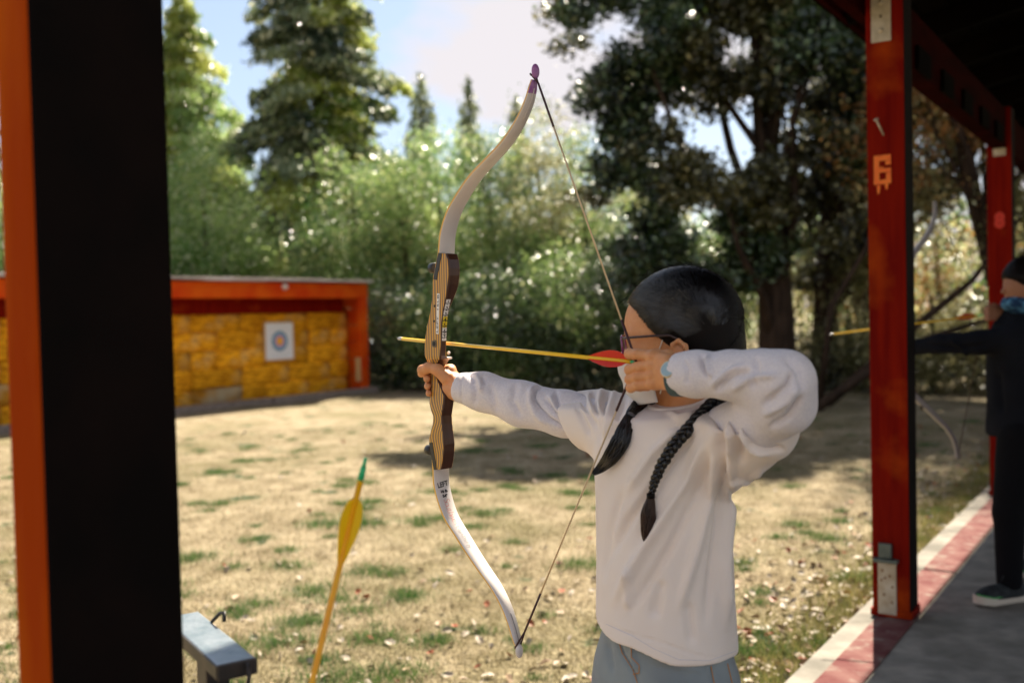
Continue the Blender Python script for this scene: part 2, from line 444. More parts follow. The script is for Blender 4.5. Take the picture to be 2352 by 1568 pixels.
for dy, dz, hh in ((0.018, -0.072, 0.022), (-0.014, -0.068, 0.012)):
    bm = bmesh.new(); prism(bm, [(-0.007, 0.008), (0.008, 0.010), (0.004, -hh), (-0.003, -hh * 1.3)], 0, 0.0008, face_frame(0.102 - PW / 2, -0.140 + dy, 1.855 + dz))
    obj('paint_drip', bm, M['orange_paint'], post1)
text_obj('painted_number', '8', 0.145, face_frame(3.152 - PW / 2, -0.152, 1.84), M['red_paint'], post2, bold=0.009, sx=0.80, sy=0.92)
# steel foot of the post: pale plate with rusty holes and a green-grey bracket
xf = 0.102 - PW / 2
pf = obj('foot_plate', newbox((xf - 0.004, -0.138, 0.125), (0.008, 0.074, 0.215), RF, bev=0.002), M['galv_pale'], post1)
for (dy, dz) in ((0.018, 0.075), (-0.012, 0.055), (0.008, 0.045), (0.022, 0.035), (-0.022, 0.01), (0.012, -0.025), (-0.02, -0.055)):
    obj('screw', newtube([RF @ Vector((xf - 0.0082, -0.138 + dy, 0.125 + dz)), RF @ Vector((xf - 0.0105, -0.138 + dy, 0.125 + dz))], 0.005, 8), M['rust'], pf)
bm = newbox((xf - 0.012, -0.134, 0.285), (0.024, 0.052, 0.06), RF, bev=0.004)
box(bm, (xf - 0.016, -0.136, 0.244), (0.034, 0.098, 0.016), fr=RF, bev=0.003)
obj('bracket', bm, M['green_metal'], post1)
for (t, xc, yc) in ((post1, 0.102, -0.152), (post2, 3.152, -0.152), (post3, 6.2, -0.152)):
    obj('base_shoe', newbox((xc, yc, 0.022), (PW + 0.014, PW + 0.014, 0.03), RF, bev=0.003), M['red_wood'], t)

roof = thing('shelter_roof', RF @ Vector((2, -2, 2.7)), 'dark timber roof of the shooting shelter carried by the red posts', 'roof')
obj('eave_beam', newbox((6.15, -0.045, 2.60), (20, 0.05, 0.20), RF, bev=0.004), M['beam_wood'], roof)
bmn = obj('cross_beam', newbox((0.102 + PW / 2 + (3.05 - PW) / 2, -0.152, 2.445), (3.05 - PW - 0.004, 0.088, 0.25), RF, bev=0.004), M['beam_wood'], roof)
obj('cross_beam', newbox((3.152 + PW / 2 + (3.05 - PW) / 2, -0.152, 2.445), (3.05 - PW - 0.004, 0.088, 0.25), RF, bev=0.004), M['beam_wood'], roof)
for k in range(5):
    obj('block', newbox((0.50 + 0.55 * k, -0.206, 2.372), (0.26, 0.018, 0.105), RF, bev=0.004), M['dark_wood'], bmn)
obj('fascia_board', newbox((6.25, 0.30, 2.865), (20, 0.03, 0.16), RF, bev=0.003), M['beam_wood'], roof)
def roof_z(y): return 2.86 + (0.06 - y) * 0.20
for k in range(26):
    x = -3.75 + 0.8 * k
    a, bq = RF @ Vector((x, 0.28, roof_z(0.28) - 0.0)), RF @ Vector((x, -5.3, roof_z(-5.3) - 0.0))
    d = (bq - a); mid = (a + bq) / 2; yv = d.normalized(); xv = U; zv = xv.cross(yv)
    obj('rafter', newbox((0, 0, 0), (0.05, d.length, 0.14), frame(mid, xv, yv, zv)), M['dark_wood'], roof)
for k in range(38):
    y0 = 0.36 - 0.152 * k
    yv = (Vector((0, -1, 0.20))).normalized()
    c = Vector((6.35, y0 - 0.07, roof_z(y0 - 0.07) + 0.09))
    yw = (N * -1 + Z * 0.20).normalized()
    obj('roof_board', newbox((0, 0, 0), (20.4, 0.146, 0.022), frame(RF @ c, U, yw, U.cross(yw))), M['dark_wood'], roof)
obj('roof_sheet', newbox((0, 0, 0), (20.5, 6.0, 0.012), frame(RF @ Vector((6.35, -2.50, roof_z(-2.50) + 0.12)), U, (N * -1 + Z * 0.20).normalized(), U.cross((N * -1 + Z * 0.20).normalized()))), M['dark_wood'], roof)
for xc in (-3.6, -0.5, 3.15, 6.2):
    obj('support', newbox((xc, -4.95, 1.93), (PW, PW, 3.85), RF, bev=0.006), M['red_wood'], roof)
# ------------------------------------------------------------------ target shelter on the far side of the lawn
R0 = G(846, 903, LAWN_Z)
SA = rad(36)
SU = Vector((math.sin(SA), math.cos(SA), 0)); SN = Vector((-SU.y, SU.x, 0))
SF = frame(R0, SU, SN, Z)            # x along, y to the back, z up from the lawn
stall = thing('target_shelter', R0, 'long low open shelter of red boards with straw bales on the lawn', 'shelter')
L = 9.5
obj('corner_post', newbox((-0.09, 0.02, 0.94), (0.18, 0.10, 1.88), SF, bev=0.006), M['red_wood_far'], stall)
for xx in (-4.9, -9.4):
    obj('corner_post', newbox((xx, 0.62, 0.94), (0.10, 0.10, 1.88), SF, bev=0.006), M['red_wood_far'], stall)
for k in range(6):
    obj('plank', newbox((-0.03, 0.60, 0.17 + 0.30 * k), (0.03, 1.04, 0.292), SF, bev=0.003), M['red_wood_far'], stall)
for k in range(6):
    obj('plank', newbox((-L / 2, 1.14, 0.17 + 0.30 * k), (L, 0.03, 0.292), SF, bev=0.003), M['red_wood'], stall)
for k in range(2):
    obj('fascia_board', newbox((-L / 4 - k * L / 2, -0.03, 1.82), (L / 2 - 0.006, 0.035, 0.25), SF, bev=0.003), M['red_wood_far'], stall)
for k in range(10):
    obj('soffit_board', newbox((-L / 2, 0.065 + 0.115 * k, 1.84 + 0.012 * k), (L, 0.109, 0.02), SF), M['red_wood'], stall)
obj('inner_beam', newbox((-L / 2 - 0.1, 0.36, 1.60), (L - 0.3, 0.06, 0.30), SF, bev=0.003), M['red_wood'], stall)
for k in range(8):
    obj('roof_sheet', newbox((-0.55 - 1.2 * k, 0.5, 1.985 + 0.006 * (k % 2)), (1.19, 1.32, 0.03 + 0.012 * (k % 3)), SF, bev=0.004), M['roof_edge'], stall)
bm = bmesh.new(); r = bmesh.ops.create_uvsphere(bm, u_segments=12, v_segments=8, radius=0.055)
q = SFp = SF @ Vector((-3.0, -0.07, 1.86))
for v in r['verts']: v.co += Vector(q)
qq = on_plane(654, 658, SF @ Vector((0, -0.07, 0)), SN)
for v in r['verts']: v.co += qq - Vector(q)
obj('round_knob', bm, M['roof_edge'], stall)  # small pale round knob on the fascia board
obj('plywood_patch', newbox((-0.235, 0.0, 0.44), (0.10, 0.03, 0.42), SF), M['tan_board'], stall)
for k in range(4):
    bm = newbox((-1.1 - 2.42 * k, -0.10, 0.045), (2.38, 0.15, 0.14), SF, bev=0.012)
    sl = obj('timber_sleeper', bm, M['sleeper'])
    tag(sl, ['weathered grey sleeper at the right foot of the target shelter', 'second weathered grey sleeper from the right under the straw bales',
             'third grey sleeper from the right below the bales', 'grey sleeper at the left edge below the bales'][k], 'sleeper', 'sleepers in front of the straw bales')

# straw bales
def bale_mesh(seed, L_=0.95):
    r = np.random.default_rng(seed)
    bm = bmesh.new()
    bmesh.ops.create_cube(bm, size=1.0)
    bmesh.ops.subdivide_edges(bm, edges=bm.edges[:], cuts=6, use_grid_fill=True)
    ph = r.uniform(0, 6, 8)
    for v in bm.verts:
        c = v.co.copy()
        n = c.copy()
        s = 1 - 0.05 * (abs(c.x * 2) ** 6 * abs(c.z * 2) ** 6)
        c.x *= L_ * (1 - 0.01 * abs(c.z * 2) ** 4); c.y *= 0.42 * (1 - 0.10 * min(1, abs(n.z * 2)) ** 6 - 0.05 * abs(n.x * 2) ** 6); c.z *= 0.297 * (1 - 0.02 * abs(n.x * 2) ** 6)
        w = 0.010 * math.sin(c.x * 14 + ph[0]) * math.sin(c.z * 22 + ph[1]) + 0.007 * math.sin(c.x * 37 + ph[2] + c.z * 31)
        tw = 0.014 * (math.exp(-((c.x - 0.18) / 0.02) ** 2) + math.exp(-((c.x + 0.18) / 0.02) ** 2))
        c.y += (w - tw * 0.6 + r.normal(0, 0.006)) * (1 if n.y > 0 else -1)
        c.z += (w * 0.5 - tw * 0.4 + r.normal(0, 0.003)) * (1 if n.z > 0 else -1)
        v.co = c
    for f in bm.faces: f.smooth = True
    me = bpy.data.meshes.new('straw_bale'); bm.to_mesh(me); bm.free()
    return me
bales = [bale_mesh(s, l) for s, l in ((1, 0.97), (2, 0.97), (3, 0.97), (4, 0.97))]
for k, me in enumerate(bales): me.materials.append(M['straw'] if k < 3 else M['straw2'])
half = bale_mesh(9, 0.46); half.materials.append(M['straw'])
ORD = ['first', 'second', 'third', 'fourth', 'fifth', 'sixth', 'seventh', 'eighth', 'ninth', 'tenth', 'eleventh', 'twelfth']
COURSE = ['bottom course', 'second course up', 'middle course', 'fourth course up', 'top course']
for row in range(5):
    x = -0.08
    k = 0
    while x > -9.2:
        w = 0.97
        me = bales[(row * 3 + k * 5 + (k * k) % 3) % (3 if row > 1 else 4)]
        if (k == 0 and row % 2 == 1) or (row, k) in ((0, 2), (2, 3), (3, 1), (4, 2), (1, 4)): w, me = 0.46, half
        o = bpy.data.objects.new('straw_bale', me); COL.objects.link(o)
        ang = rnd.uniform(-0.03, 0.03)
        fl = math.pi if rnd.random() < 0.5 else 0
        loc = SF @ Vector((x - w / 2 - 0.006, 0.57 + rnd.uniform(-0.022, 0.022), 0.165 + 0.289 * row + rnd.uniform(-0.004, 0.004)))
        o.matrix_world = Matrix.Translation(loc) @ Matrix.Rotation(-SA + math.pi / 2 + ang + fl, 4, 'Z') @ Matrix.Rotation(rnd.uniform(-0.012, 0.012), 4, 'Y')
        tag(o, 'straw bale, %s from the right post in the %s of the target wall' % (ORD[k], COURSE[row]), 'straw bale', 'straw bales stacked in the target shelter')
        x -= w - 0.008; k += 1

# paper target
TP = on_plane(642, 783, SF @ Vector((0, 0.335, 0)), SN)
TF = frame(TP, SU, Z, -SN)
tgt = thing('archery_target', TP, 'square white paper target with coloured rings pinned to the straw bales', 'target')
obj('backing_board', newbox((0, 0, -0.012), (0.64, 0.64, 0.018), TF), M['tan_board'], tgt)
obj('paper', newbox((0, 0, 0.0), (0.575, 0.60, 0.004), TF), M['white_paper'], tgt)
for k, (r_, c_) in enumerate(((0.172, (0.16, 0.30, 0.42)), (0.125, (0.36, 0.42, 0.62)), (0.088, (0.62, 0.30, 0.40)), (0.066, (0.85, 0.25, 0.04)), (0.045, (0.95, 0.50, 0.03)), (0.018, (0.95, 0.72, 0.15)))):
    bm = newtube([TF @ Vector((0, 0, 0.003 + 0.001 * k)), TF @ Vector((0, 0, 0.0045 + 0.001 * k))], r_, 32)
    obj('ring', bm, mat('target_ring', c_, 0.7, 0.2), tgt)
for r_ in (0.275, 0.24, 0.205):
    bm = bmesh.new()
    pts = [TF @ Vector((r_ * math.cos(a) , r_ * math.sin(a), 0.0030)) for a in np.linspace(0, 2 * math.pi, 49)]
    tube(bm, pts, 0.0012, 4)
    obj('ring_line', bm, mat('target_line', (0.5, 0.5, 0.55), 0.8), tgt)
obj('print_line', newbox((0, -0.235, 0.0030), (0.42, 0.010, 0.002), TF), mat('grey_print', (0.6, 0.6, 0.62), 0.8), tgt)

# ------------------------------------------------------------------ steel equipment stand at the lower left and the arrow in its tube
SM = mat('scuffed_blue_grey_steel', (0.20, 0.25, 0.28), 0.33, 0.6, col2=(0.30, 0.34, 0.37), scale=40, metal=0.6, bump=0.1)
SD = mat('dark_steel', (0.03, 0.03, 0.03), 0.5, 0.5, col2=(0.06, 0.05, 0.045), scale=30, metal=0.5)
q = [P(421, 1434, 1.50), None, P(577, 1501, 1.42), None]
ax = Vector((q[2].x - q[0].x, q[2].y - q[0].y, 0)).normalized()
zc = q[0].z
c0 = on_plane(421, 1436, Vector((0, 0, zc)), Z); c1 = on_plane(463, 1427, Vector((0, 0, zc)), Z)
c2 = on_plane(577, 1501, Vector((0, 0, zc)), Z); c3 = on_plane(510, 1537, Vector((0, 0, zc)), Z)
cen = (c0 + c1 + c2 + c3) / 4
ax = ((c2 + c3) / 2 - (c0 + c1) / 2); Ls = ax.length; ax.normalize()
ay = Z.cross(ax)
Ws = max(0.04, abs((c3 - c2).dot(ay)))
BF = frame(cen, ax, ay, Z)
stand = thing('equipment_stand', Vector((cen.x, cen.y, 0)), 'blue-grey steel stand with a flat top plate and wire hook beside the near post', 'stand')
obj('top_plate', newbox((-0.03, 0, -0.004), (Ls + 0.06, Ws, 0.008), BF, bev=0.002), SM, stand)
obj('plate_lip', newbox((Ls / 2 + 0.001, 0, -0.010), (0.006, Ws + 0.002, 0.022), BF, bev=0.002), SD, stand)
obj('plate_lip', newbox((-0.03, -Ws / 2, -0.010), (Ls + 0.06, 0.005, 0.018), BF, bev=0.001), SD, stand)
obj('upright', newbox((-0.02, 0.004, -zc / 2 - 0.005), (0.05, 0.034, zc - 0.012), BF, bev=0.004), SD, stand)
obj('foot_bar', newbox((0.0, 0, -zc + 0.012), (0.5, 0.05, 0.016), BF, bev=0.003), SD, stand)
hk = [BF @ Vector(p) for p in ((Ls / 2 - 0.01, 0.012, -0.006), (Ls / 2 + 0.012, 0.012, -0.004), (Ls / 2 + 0.018, 0.010, -0.016), (Ls / 2 + 0.012, 0.006, -0.05), (Ls / 2 + 0.004, 0.004, -0.12))]
obj('wire_hook', newtube(hk, 0.003, 8), SD, stand)
hk = [BF @ Vector(p) for p in ((-Ls / 2 + 0.01, Ws / 2, 0.0), (-Ls / 2 + 0.02, Ws / 2 + 0.01, 0.014), (-Ls / 2 + 0.035, Ws / 2 + 0.012, 0.018), (-Ls / 2 + 0.04, Ws / 2 + 0.01, 0.006))]
obj('wire_hook', newtube(hk, 0.0028, 8), SD, stand)

M['yellow_shaft'] = mat('glossy_yellow_arrow_shaft', (0.90, 0.55, 0.006), 0.32, 0.5, coat=0.3)
M['orange_shaft'] = mat('worn_orange_arrow_shaft', (0.98, 0.36, 0.003), 0.35, 0.4, col2=(0.98, 0.50, 0.004), scale=18, coat=0.2)
M['red_vane'] = mat('red_plastic_vane', (0.80, 0.045, 0.02), 0.45, 0.4, trans=0.35)
M['yellow_vane'] = mat('yellow_plastic_vane', (0.98, 0.70, 0.004), 0.45, 0.4, trans=0.35)
M['green_nock'] = mat('green_plastic_nock', (0.02, 0.50, 0.18), 0.35, 0.5)
M['steel_tip'] = mat('grey_steel_point', (0.5, 0.48, 0.48), 0.35, 0.5, metal=0.8)
def make_arrow(label, nock, tip, shaft_m, vane_m, v0, vlen, vh, rot0=0.0, r=0.0038, tail=0.03, group=None):
    nock, tip = Vector(nock), Vector(tip)
    d = (tip - nock).normalized(); x, y = ortho(d)
    t = thing('arrow', nock, label, 'arrow', group)
    obj('shaft', newtube([nock + d * tail, tip - d * 0.02], r, 12), shaft_m, t)
    obj('point', newtube([tip - d * 0.02, tip - d * 0.006, tip], [r * 1.04, r * 1.0, r * 0.3], 12), M['steel_tip'], t)
    bm = bmesh.new(); tube(bm, [nock + d * 0.010, nock + d * 0.014, nock + d * (tail + 0.001)], [r * 0.75, r * 0.98, r * 1.03], 12)
    for s in (-1, 1):
        tube(bm, [nock + x * s * r * 0.5 - d * 0.001, nock + x * s * r * 0.5 + d * 0.012], [r * 0.50, r * 0.56], 8)
    obj('nock', bm, M['green_nock'], t)
    for k in range(3):
        a = rot0 + k * 2 * math.pi / 3
        w = x * math.cos(a) + y * math.sin(a); s = d.cross(w)
        bm = bmesh.new()
        prof = [(0, 0), (0.06, 0.55), (0.16, 0.85), (0.30, 1.0), (0.45, 0.96), (0.62, 0.74), (0.80, 0.42), (1.0, 0.0)]
        top, bot = [], []
        for sg in (-1, 1):
            rowt = [bm.verts.new(nock + d * (v0 + q_ * vlen) + w * (r + h_ * vh) + s * sg * 0.0005) for q_, h_ in prof]
            rowb = [bm.verts.new(nock + d * (v0 + q_ * vlen) + w * (r * 0.8) + s * sg * 0.0005) for q_, h_ in prof]
            top.append((rowt, rowb))
            for i in range(len(prof) - 1):
                bm.faces.new((rowt[i], rowt[i + 1], rowb[i + 1], rowb[i]))
        for i in range(len(prof) - 1):
            bm.faces.new((top[0][0][i], top[0][0][i + 1], top[1][0][i + 1], top[1][0][i]))
        obj('vane', bm, vane_m, t)
    return t
an, at_ = P(840, 1052, 1.27), None
abot = P(716, 1568, 1.25)
dd = (abot - an).normalized()
atip = an + dd * 0.71
make_arrow('orange arrow with yellow vanes and green nock standing upright in the foreground', an, atip, M['orange_shaft'], M['yellow_vane'], 0.052, 0.085, 0.011, rot0=0.9, r=0.0040, tail=0.028, group='arrows')
tb = thing('tube_quiver', (atip.x, atip.y, 0), 'dark ground tube that holds the upright orange arrow', 'quiver')
bm = bmesh.new(); tube(bm, [atip - dd * 0.16 , atip + dd * 0.01], 0.03, 20, cap=False); tube(bm, [atip - dd * 0.16, atip + dd * 0.01], 0.027, 20, cap=False)
tube(bm, [atip + dd * 0.004, atip + dd * 0.01], 0.03, 20)
obj('tube', bm, SD, tb)
obj('spike', newtube([atip + dd * 0.01, atip + dd * ((atip.z + 0.02) / max(0.3, -dd.z))], 0.006, 8), SD, tb)
# ------------------------------------------------------------------ trees and shrubs
M['leaf_pale'] = leaf_mat('pale_green_leaves', (0.06, 0.17, 0.02), (0.54, 0.68, 0.20), rough=0.30, trans=0.44, spec=0.75)
M['leaf_mid'] = leaf_mat('mid_green_leaves', (0.014, 0.060, 0.010), (0.32, 0.46, 0.11), rough=0.30, trans=0.34, spec=0.75)
M['leaf_dark'] = leaf_mat('dark_green_leaves', (0.003, 0.012, 0.003), (0.05, 0.09, 0.02), rough=0.28, trans=0.15, spec=0.75)
M['leaf_olive'] = leaf_mat('dark_olive_leaves', (0.006, 0.010, 0.002), (0.10, 0.095, 0.022), rough=0.28, trans=0.20, spec=0.75)
M['leaf_lit'] = leaf_mat('yellow_green_sprays', (0.08, 0.15, 0.010), (0.60, 0.62, 0.12), rough=0.25, trans=0.42, spec=0.6)
M['leaf_conifer'] = leaf_mat('grey_green_sprays', (0.018, 0.042, 0.018), (0.36, 0.42, 0.18), rough=0.25, trans=0.34, spec=0.6)
M['leaf_orange'] = leaf_mat('orange_brown_autumn_leaves', (0.16, 0.08, 0.02), (0.50, 0.22, 0.05), rough=0.45, trans=0.4)
M['leaf_yellow'] = leaf_mat('yellow_olive_leaves', (0.10, 0.11, 0.03), (0.42, 0.36, 0.15), rough=0.4, trans=0.4)

GLINT = 0.12  # share of leaves coloured as sunlit glints
def leaf_mesh(c, ln, wd, up=0.0, axis=None, r=None):
    """one small kite-shaped leaf per centre, random orientation; axis: preferred long direction"""
    r = r or rng
    n = len(c)
    a = r.normal(size=(n, 3))
    if axis is not None: a = a * 0.45 + axis
    a /= np.linalg.norm(a, axis=1, keepdims=True) + 1e-9
    b = r.normal(size=(n, 3)); b[:, 2] *= (1 - up)
    b -= a * np.sum(a * b, 1, keepdims=True); b /= np.linalg.norm(b, axis=1, keepdims=True) + 1e-9
    L_ = (ln * r.uniform(0.6, 1.4, n))[:, None]; W_ = (wd * r.uniform(0.7, 1.3, n))[:, None]
    nn = np.cross(a, b)
    v = np.stack([c - a * L_ * 0.5, c + b * W_ * 0.5 + nn * W_ * 0.12, c + a * L_ * 0.5, c - b * W_ * 0.5 + nn * W_ * 0.12], 1).reshape(-1, 3)
    f = np.arange(n * 4).reshape(-1, 4)
    return v, f
def leaves_obj(name, c, ln, wd, material, parent, axis=None, r=None, tint=None):
    r = r or rng
    v, f = leaf_mesh(c, ln, wd, axis=axis, r=r)
    me = mesh_np(v, f)
    at = me.attributes.new('tint', 'FLOAT', 'FACE')
    t = r.uniform(0, 1, len(c)) ** 1.2 if tint is None else tint
    t = np.clip(t * 0.72 + 0.30 * noise3(np.asarray(c), 2.1, 9) + 0.02, 0, 0.86) ** 1.35
    t = np.where(r.uniform(0, 1, len(c)) < GLINT, 1.0, t)
    at.data.foreach_set('value', t.astype(np.float32))
    return obj(name, me, material, parent)

def noise3(p, s, seed=0):
    q = p * s
    return (np.sin(q[:, 0] + 1.7 * np.sin(q[:, 1] * 0.8 + seed)) + np.sin(q[:, 1] * 1.1 + 1.3 * np.sin(q[:, 2] * 0.9 + 2 * seed)) + np.sin(q[:, 2] * 1.2 + 1.5 * np.sin(q[:, 0] * 0.7 + 3 * seed))) / 3

TREES = []
def at_px(px, Y):
    """ground place below picture column px at depth Y"""
    r = ray(px, 740)
    return Vector((r.x / r.y * Y, Y, LAWN_Z - 0.03))

def conifer(px, Y, h, rbase, label, n, material, seed, trunk_r=0.16, low=0.10, group='conifers behind the target shelter', dens_gap=0.0, leafl=0.15, material2=None):
    n = int(n * 1.7)
    r = np.random.default_rng(seed)
    base = at_px(px, Y)
    t = thing('conifer_tree', base, label, 'tree', group)
    lean = r.normal(0, 0.01, 2)
    tp = [base + Vector((lean[0] * k * h / 8 + 0.03 * math.sin(k), lean[1] * k * h / 8, h * k / 8)) for k in range(9)]
    obj('trunk', newtube(tp, [trunk_r * (1.15 - k / 8) + 0.01 for k in range(9)], 10), M['bark'], t)
    # boughs: angle, height, length; leaves hang along each bough
    nb = int(h * 11)
    zb = low + (1 - low) * (np.arange(nb) + r.uniform(0, 1, nb)) / nb
    ang = np.arange(nb) * 2.399 + r.normal(0, 0.4, nb)
    prof = rbase * np.clip((1 - zb) ** 0.80, 0.02, 1) * np.clip((zb - low * 0.4) * 8, 0.35, 1)
    ln = prof * r.uniform(0.6, 1.25, nb)
    cs, ax_, bid = [], [], []
    bm = bmesh.new()
    wts = ln + 0.15; wts = wts / wts.sum()
    per = np.maximum(3, (n * wts).astype(int))
    for i in range(nb):
        d = np.array([math.cos(ang[i]), math.sin(ang[i]), 0.0])
        p0 = np.array([base.x + lean[0] * zb[i] * h, base.y + lean[1] * zb[i] * h, base.z + zb[i] * h])
        rise = 0.25 - 0.5 * (1 - zb[i])
        tt = r.uniform(0.12, 1, per[i]) ** 0.75
        pts = p0 + d * (tt * ln[i])[:, None]
        pts[:, 2] += ln[i] * (rise * tt - 0.28 * tt ** 2) 
        spread = 0.10 + 0.16 * ln[i] * (1 - tt * 0.6)
        side = np.array([-d[1], d[0], 0])
        pts += side * (r.normal(0, 1, per[i]) * spread)[:, None]
        pts[:, 2] += r.normal(0, 0.07, per[i]) - np.abs(r.normal(0, 0.12, per[i])) * 0.8
        cs.append(pts); ax_.append(np.tile(d * 0.6 + np.array([0, 0, -0.75]), (per[i], 1)))
        bid.append(np.full(per[i], r.uniform(0, 1)))
        if ln[i] > 0.5:
            e = p0 + d * ln[i]; e[2] += ln[i] * (rise - 0.28)
            mm_ = p0 + d * ln[i] * 0.5; mm_[2] += ln[i] * (rise * 0.5 - 0.07)
            tube(bm, [p0, mm_, e], [0.02 + 0.012 * ln[i], 0.018, 0.006], 4, cap=False)
    c = np.concatenate(cs); a = np.concatenate(ax_); bd = np.concatenate(bid)
    tint = np.clip(bd * 0.65 + r.uniform(0, 0.5, len(c)) ** 1.5, 0, 1)
    if material2 is not None:
        sel = (noise3(c - np.array(base), 1.6, seed) + 0.35 * (c[:, 0] - base.x) / rbase) > 0.12
        leaves_obj('crown', c[sel], leafl, leafl * 0.42, material2, t, a[sel], r, tint[sel])
        c, a, tint = c[~sel], a[~sel], tint[~sel]
    leaves_obj('crown', c, leafl, leafl * 0.42, material, t, a, r, tint)
    o = obj('boughs', bm, M['bark'], t); o['kind'] = 'stuff'
    return t

def broadleaf(px, Y, h, blobs, label, n, material, seed, name='broadleaf_tree', cat='tree', group=None, leafl=0.09, trunk=None, limbs=True, clump=0.30, bark='bark', nclump=None, gap=-0.35, base=None, material2=None, fq=2.6):
    """blobs: list of (dx, dy, z, rx, ry, rz) ellipsoids the crown fills, relative to the foot"""
    r = np.random.default_rng(seed)
    base = base or at_px(px, Y)
    t = thing(name, base, label, cat, group)
    B = np.array(base)
    vol = np.array([b[3] * b[4] * b[5] for b in blobs]); vol = vol / vol.sum()
    nclump = nclump or max(12, n // 55)
    cl = []
    for b, w in zip(blobs, vol):
        k = max(3, int(nclump * w))
        u_ = r.normal(size=(k * 2, 3)); u_ /= np.linalg.norm(u_, axis=1, keepdims=True)
        rr = r.uniform(0.15, 1, (k * 2, 1)) ** 0.45
        p = B + np.array(b[:3]) + u_ * rr * np.array(b[3:6])
        keep = noise3(p, fq, seed) > gap
        p = p[keep][:k]; cl.append(p)
    cl = np.concatenate(cl); cl = cl[cl[:, 2] > B[2] + 0.05]
    per = max(4, n // len(cl))
    c = np.repeat(cl, per, 0) + r.normal(0, 1, (len(cl) * per, 3)) * np.array([clump, clump, clump * 0.7])
    tint = np.clip(np.repeat(r.uniform(0, 1, len(cl)) ** 1.2, per) * 0.7 + r.uniform(0, 0.4, len(c)), 0, 1)
    keep = c[:, 2] > B[2] + 0.04
    c, tint = c[keep], tint[keep]
    if material2 is not None:
        sel = np.repeat(noise3(cl, 1.3, seed + 5) > 0.1, per)[keep]
        leaves_obj('crown', c[sel], leafl, leafl * 0.6, material2, t, None, r, tint[sel])
        c, tint = c[~sel], tint[~sel]
    leaves_obj('crown', c, leafl, leafl * 0.6, material, t, None, r, tint)
    if trunk is None: trunk = [(0, 0, 0, 0.03 + h * 0.012), (0.02 * h, 0, h * 0.35, 0.02 + h * 0.009), (0.0, 0.02 * h, h * 0.75, 0.02)]
    tp = [base + Vector(p[:3]) for p in trunk]
    # smooth the trunk a little
    pts, rs = [], []
    for i in range(len(tp) - 1):
        for s in np.linspace(0, 1, 5)[: 4 if i < len(tp) - 2 else 5]:
            w = 0.03 * trunk[0][3]
            pts.append(tp[i].lerp(tp[i + 1], s) + Vector((r.normal(0, w), r.normal(0, w), 0)) * (1 if 0 < i + s < len(tp) - 1 else 0))
            rs.append(trunk[i][3] * (1 - s) + trunk[i + 1][3] * s)
    obj('trunk', newtube(pts, rs, 12), M[bark], t)
    if limbs:
        k = min(14, max(4, len(cl) // 10))
        for i in r.choice(len(cl), k, replace=False):
            e = Vector(cl[i])
            hz = min(max(0.25, (e.z - base.z) / h * 0.75 * r.uniform(0.6, 1.0)), 0.9)
            j = min(int(hz * (len(pts) - 1)), len(pts) - 1)
            s0 = pts[j]
            q1 = s0.lerp(e, 0.35) + Vector((r.normal(0, 0.12), r.normal(0, 0.12), 0.15)) * (h / 8)
            q2 = s0.lerp(e, 0.7) + Vector((r.normal(0, 0.15), r.normal(0, 0.15), 0.05)) * (h / 8)
            r0 = max(0.012, min(rs[j] * 0.36, 0.011 * h))
            obj('limb', newtube([s0, q1, q2, e], [r0, r0 * 0.75, r0 * 0.5, r0 * 0.15], 7), M[bark], t)
    return t

# --- conifers (left and centre)
conifer(742, 27, 15.5, 3.7, 'tallest conifer with a dark trunk, its top out of frame', 46000, M['leaf_conifer'], 21, trunk_r=0.20, low=0.06, material2=M['leaf_lit'], leafl=0.20)  # second spray colour paints its lit right side
conifer(437, 36, 12.6, 2.6, 'dark pointed conifer showing behind the yellow-green one beside the near post', 9000, M['leaf_conifer'], 22, low=0.1, leafl=0.2)
conifer(436, 27, 10.2, 4.0, 'yellow-green conifer next to the near post above the target shelter', 36000, M['leaf_lit'], 23, low=0.08, material2=M['leaf_pale'])
conifer(545, 40, 9.8, 2.1, 'small thin conifer in the gap between the yellow-green and the tallest conifer', 7000, M['leaf_conifer'], 24, leafl=0.2)
conifer(977, 34, 9.6, 2.1, 'slim far conifer showing left of the upper bow limb', 6500, M['leaf_conifer'], 25, leafl=0.17)
conifer(1100, 36, 9.8, 1.9, 'far pointed conifer right behind the bow limb', 6000, M['leaf_conifer'], 26, leafl=0.17)
conifer(1190, 37, 9.4, 2.2, 'thin far conifer under the top of the bowstring', 5500, M['leaf_conifer'], 27, leafl=0.17)
conifer(905, 31, 6.0, 1.9, 'low light conifer at the right foot of the tallest conifer', 6500, M['leaf_lit'], 28, leafl=0.14)
conifer(180, 32, 13.0, 3.0, 'conifer hidden by the wide near post', 7000, M['leaf_conifer'], 29, leafl=0.22)
conifer(-60, 30, 11.0, 2.8, 'conifer beyond the left edge behind the target shelter', 6000, M['leaf_conifer'], 30, leafl=0.22)

# --- pale shrubs and small trees behind the target shelter
SH = 'shrubs along the far side of the lawn'
def shrub(px, Y, h, w, label, n, material, seed, material2=None, leafl=0.075, gap=-0.3, clump=0.22):
    h *= 1.25 if h > 3.5 else 1.0; n = int(n * 2.0)
    broadleaf(px, Y, h, [(0, 0, h * 0.48, w * 0.5, w * 0.42, h * 0.46), (w * 0.22, 0.1, h * 0.30, w * 0.38, w * 0.35, h * 0.30), (-w * 0.25, 0, h * 0.33, w * 0.36, w * 0.35, h * 0.32)],
              label, n, material, seed, 'shrub', 'shrub', SH, leafl, material2=material2, gap=gap, clump=clump)
shrub(470, 22, 4.8, 2.9, 'pale green leafy tree-shrub above the left end of the target shelter roof', 17000, M['leaf_pale'], 41)
shrub(575, 23, 3.5, 2.2, 'pale yellow-green shrub above the paper target', 8000, M['leaf_pale'], 42, M['leaf_lit'])
